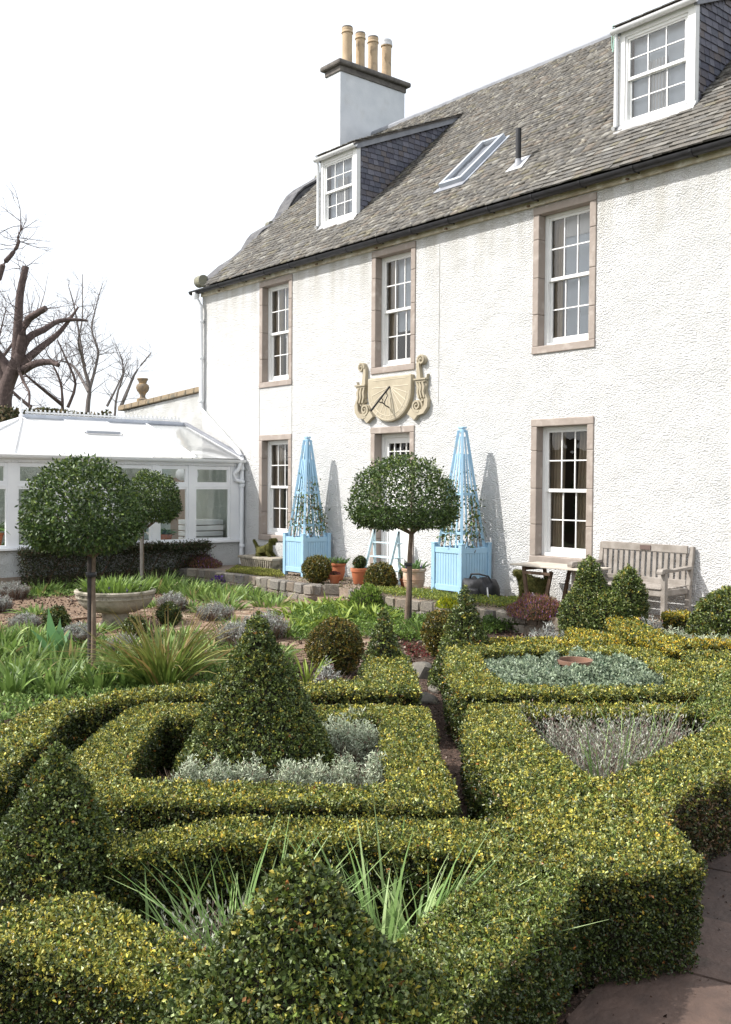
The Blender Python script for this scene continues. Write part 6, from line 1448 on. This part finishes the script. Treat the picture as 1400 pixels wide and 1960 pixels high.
t = empty('pansies', 'patch of violet pansies below the left stone wall', 'flowers', (*(-15.344,10.121), 0)); flowers(t, (-15.344,10.121)[0], (-15.344,10.121)[1], .16, .42, .3, .12, 110, .05, name='petals')
t = empty('pansies', 'small patch of violet pansies right of the bowl', 'flowers', (*(-15.813,9.791), 0)); flowers(t, (-15.813,9.791)[0], (-15.813,9.791)[1], .16, .2, .2, .1, 40, .05, name='petals')
# ground cover between
def cover(name, label, poly, n, leaf, pal, h=.10, m='soft_leaf', asp=.5, z=0., cat=None):
    poly = np.array(poly); X = poly.min(0)+rng.random((n, 2))*(poly.max(0)-poly.min(0)); X = X[in_poly(poly, X)]; k = len(X)
    P = np.column_stack([X, np.zeros(k)]); P[:, 2] = z+h*(.55+.35*wob(P, 5, 3))*rng.random(k)**.4
    o = leaves(name, P, rnd_unit(k)+[0, 0, .5], leaf*rng.uniform(.6, 1.3, k), leaf*asp, pick(k, pal), M[m], None); o['label'] = label; return o
cover('ground_cover', 'low mixed green ground cover among the spring foliage at the left', [(-12.570,4.232), (-12.055,5.105), (-10.707,5.369), (-9.381,5.192), (-8.823,5.434), (-7.666,4.722), (-7.874,3.067), (-8.018,2.614)], 26000, .05, LILY+[(1, (.05, .08, .02))], .14)
cover('ground_cover', 'low green ground cover behind the bronze ball and small cone', [(-12.557,9.065), (-12.703,10.687), (-10.972,10.947), (-9.672,11.179), (-8.868,10.916), (-8.772,8.484), (-9.441,7.947), (-9.840,7.105)], 30000, .05, [(3, (.08, .14, .03)), (2, (.14, .22, .04)), (1, (.2, .3, .06))], .20)
cover('ground_cover', 'low green ground cover round the far side of the brick circle', [(-17.639,6.310), (-18.730,8.479), (-18.124,9.670), (-13.869,10.011), (-12.913,8.914), (-15.541,9.128), (-16.161,7.606), (-16.175,6.307)], 16000, .055, LILY, .15)
cover('leafy_bank', 'dark ivy-like leaves and herbs between the terrace wall and the plump cone', [(-10.429,10.853), (-9.045,11.368), (-8.317,10.457), (-8.958,9.624)], 9000, .055, [(3, (.05, .09, .02)), (2, (.09, .15, .035))], .30)
cover('succulent_leaves', 'red fleshy low leaves near the rock beside the soil path', [(-8.990,8.202), (-8.612,8.374), (-8.063,7.800), (-8.247,7.565)], 2200, .03, [(2, (.16, .03, .03)), (1, (.1, .09, .04))], .06)
cover('fallen_leaves', 'dull purplish dead leaves on the bed left of the bronze ball', [(-9.760,6.893), (-10.006,7.553), (-7.998,6.039), (-8.129,5.872)], 1500, .03, [(2, (.16, .10, .10)), (1, (.1, .06, .06)), (1, (.24, .17, .15))], .04, m='dry')
cover('thyme_mat', 'mossy yellow-green mat on the terrace edge in front of the stone trough', [(-15.898,9.923), (-16.535,10.598), (-15.335,10.702), (-14.408,10.226), (-14.818,9.998)], 16000, .03, [(3, (.20, .22, .05)), (2, (.28, .27, .07)), (1, (.14, .12, .05))], .10, z=ZP, m='dry')
cover('thyme_mat', 'low yellow-green creeping plants on the terrace edge before the right blue planter', [(-11.961,10.061), (-11.292,10.458), (-10.162,10.572), (-9.518,10.997), (-8.761,10.231), (-10.164,9.927), (-11.414,9.811)], 15000, .035, [(3, (.16, .22, .05)), (2, (.26, .3, .07)), (1, (.35, .36, .04))], .12, z=ZP)
# heathers
HEA = [(3, (.20, .085, .075)), (2, (.30, .16, .09)), (2, (.16, .14, .05)), (1, (.24, .12, .34)), (1, (.12, .06, .05))]
mound('heather', 'rounded heather cushion in russet and violet, on the terrace edge right of the black bag', 'shrub', (*(-8.490,10.100), .24), .42, .35, .30, 11000, .035, HEA, asp=.25, seed=2)
mound('heather', 'dull purple heather spreading in front of the conservatory corner', 'shrub', (*(-17.467,10.200), .28), .62, .45, .26, 9000, .045, HEA, asp=.25, seed=3)
mound('heather', 'dried tan heather beside the fresh green ball on the stone wall', 'shrub', (*(-20.805,8.400), .28), .42, .35, .22, 5000, .05, [(2, (.26, .17, .12)), (2, (.20, .15, .08)), (1, (.34, .28, .27))], asp=.22, seed=4)
mound('lavender_bush', 'wispy grey lavender among the dried heather on the stone wall', 'shrub', (*(-21.534,8.900), .28), .2, .2, .38, 1500, .05, GREY, asp=.15, seed=5)
mound('euphorbia', 'small cluster of acid yellow flower heads on the wall by the right planter', 'flowers', (*(-9.895,9.850), .24), .20, .14, .14, 700, .035, [(2, (.48, .48, .03)), (1, (.25, .33, .05))], asp=.6, seed=6, core=False)
mound('leafy_shrub', 'bushy light green shrub spilling over the right stone wall below the box ball', 'shrub', (*(-11.552,9.750), .0), .30, .3, .42, 2600, .05, [(2, (.14, .22, .04)), (2, (.22, .3, .06)), (1, (.09, .15, .03))], m='soft_leaf', asp=.55, seed=7)
# low trained shrub along the conservatory wall
hd = empty('trained_shrub', 'dark espaliered evergreen along the dwarf wall of the conservatory', 'shrub', (-17.1, 8.6, 0))
n = 26000; yy = rng.uniform(6.5, 10.35, n); P = np.column_stack([-17.18+rng.normal(0, .07, n), yy, np.zeros(n)]); top_ = rng.random(n) < .45
P[:, 2] = np.where(top_, .74+rng.normal(0, .045, n)+.03*wob(P, 4, 1), .1+rng.random(n)*.62); kp_ = (rng.random(n) < .65) | top_ | (yy < 8.0); P = P[kp_]; n = len(P)
leaves('leaves', P, rnd_unit(n)+[.4, 0, .1], .045, .02, pick(n, [(3, (.035, .045, .018)), (2, (.06, .07, .03)), (1, (.10, .06, .04))]), M['soft_leaf'], hd)
st = MB()
for k in range(7):
    y = 7.0+k*.5; st.tube([(-17.2, y, .05), (-17.16, y+.05, .3), (-17.2, y+.25, .6), (-17.18, y+.5, .72)], [.02, .016, .012, .006], 6)
st.build('stem', M['dark_wood'], hd, smooth=True)
# bare twiggy shrub behind the nearest tree
tq = empty('bare_shrub', 'bundle of pale leafless stems behind the bowl, in front of the dark clipped hedge', 'shrub', (*(-17.678,8.700), 0)); c = (-17.678,8.700); n = 110
a = rng.random(n)*2*PI; P = np.column_stack([c[0]+.12*np.cos(a), c[1]+.12*np.sin(a), np.zeros(n)]); blades('stem', P, np.column_stack([np.cos(a)*.5, np.sin(a)*.5, np.ones(n)])+rng.normal(0, .15, (n, 3)), rng.uniform(.5, .95, n), .012, .1, pick(n, [(2, (.36, .27, .23)), (1, (.26, .17, .14))]), M['dry'], tq, seg=3)

# rocks at the mouth of the soil path
def rock(label, c, sx_, sy_, sz_, seed, z=0.):
    bm = bmesh.new(); bmesh.ops.create_icosphere(bm, subdivisions=3, radius=1); rs = np.random.default_rng(seed)
    d = [Vector(rs.normal(size=3)).normalized() for _ in range(12)]; cut = rs.uniform(.62, .92, 12)
    for v in bm.verts:
        for dd, cc in zip(d, cut):
            e = v.co.dot(dd)
            if e > cc: v.co -= dd*(e-cc)*.9
        v.co = Vector((v.co.x*sx_, v.co.y*sy_, max(v.co.z, -.4)*sz_))
    me = bpy.data.meshes.new('rock'); bm.to_mesh(me); bm.free(); a_ = me.color_attributes.new('Col', 'FLOAT_COLOR', 'POINT')
    for q in a_.data: q.color = (.15, .142, .125, 1)
    me.materials.append(M['grey_stone']); o = link_mesh('rock', me, None, (c[0], c[1], z), (0, 0, rs.uniform(0, 3))); return tag(o, label, 'rock')
rock('grey boulder beside the soil path, between the small cone and the plump cone', (-7.318,6.904), .19, .16, .14, 1, .05)
rock('flat grey stone lying on the soil path below the boulder', (-6.501,6.194), .16, .12, .08, 2, .02)
rock('half buried stone at the left foot of the plump cone hedge', (-6.757,6.597), .10, .09, .08, 3, .02)

# weeds and leaf litter over the bricks and bare soil
n = 9000; a = rng.random(n)*2*PI; q = rng.uniform(.8, 4.0, n); P = np.column_stack([BC.x+q*np.cos(a), BC.y+q*np.sin(a), np.full(n, .05)]); P = P[wob(P, 2.3, 3) > .12]
leaves('path_weeds', P, rnd_unit(len(P))+[0, 0, .3], .035*rng.uniform(.5, 1.3, len(P)), .014, pick(len(P), [(2, (.10, .14, .04)), (2, (.14, .09, .06)), (1, (.28, .22, .17))]), M['soft_leaf'], None)
extra = [(-10.405,5.758), (-9.755,5.630), (-9.984,6.006), (-8.806,5.455), (-11.016,6.245), (-12.876,4.536), (-12.376,4.689), (-12.114,4.822), (-11.626,4.990), (-11.181,5.060), (-12.097,5.547), (-11.370,5.993), (-9.430,6.047), (-9.685,6.391), (-9.194,6.349), (-12.842,7.678), (-14.003,7.472), (-13.515,7.799), (-13.040,8.217), (-16.915,6.596), (-16.974,6.251), (-14.250,5.634)]
for c in extra: clump('perennial_foliage', 'low tuft of new green leaves at the edge of the brick path', 'plant', c, 80, .27, .03, .9, .45, LILY, r=.18, group='tufts of new leaves beside the brick path')

cover('ground_cover', 'sparse low weeds and seedlings between the brick path and the outer left hedge', [(-11.417,5.725), (-10.761,6.782), (-9.384,6.777), (-8.096,5.914), (-8.289,5.165), (-8.881,4.915)], 12000, .045, LILY+[(2, (.12, .085, .06))], .12)
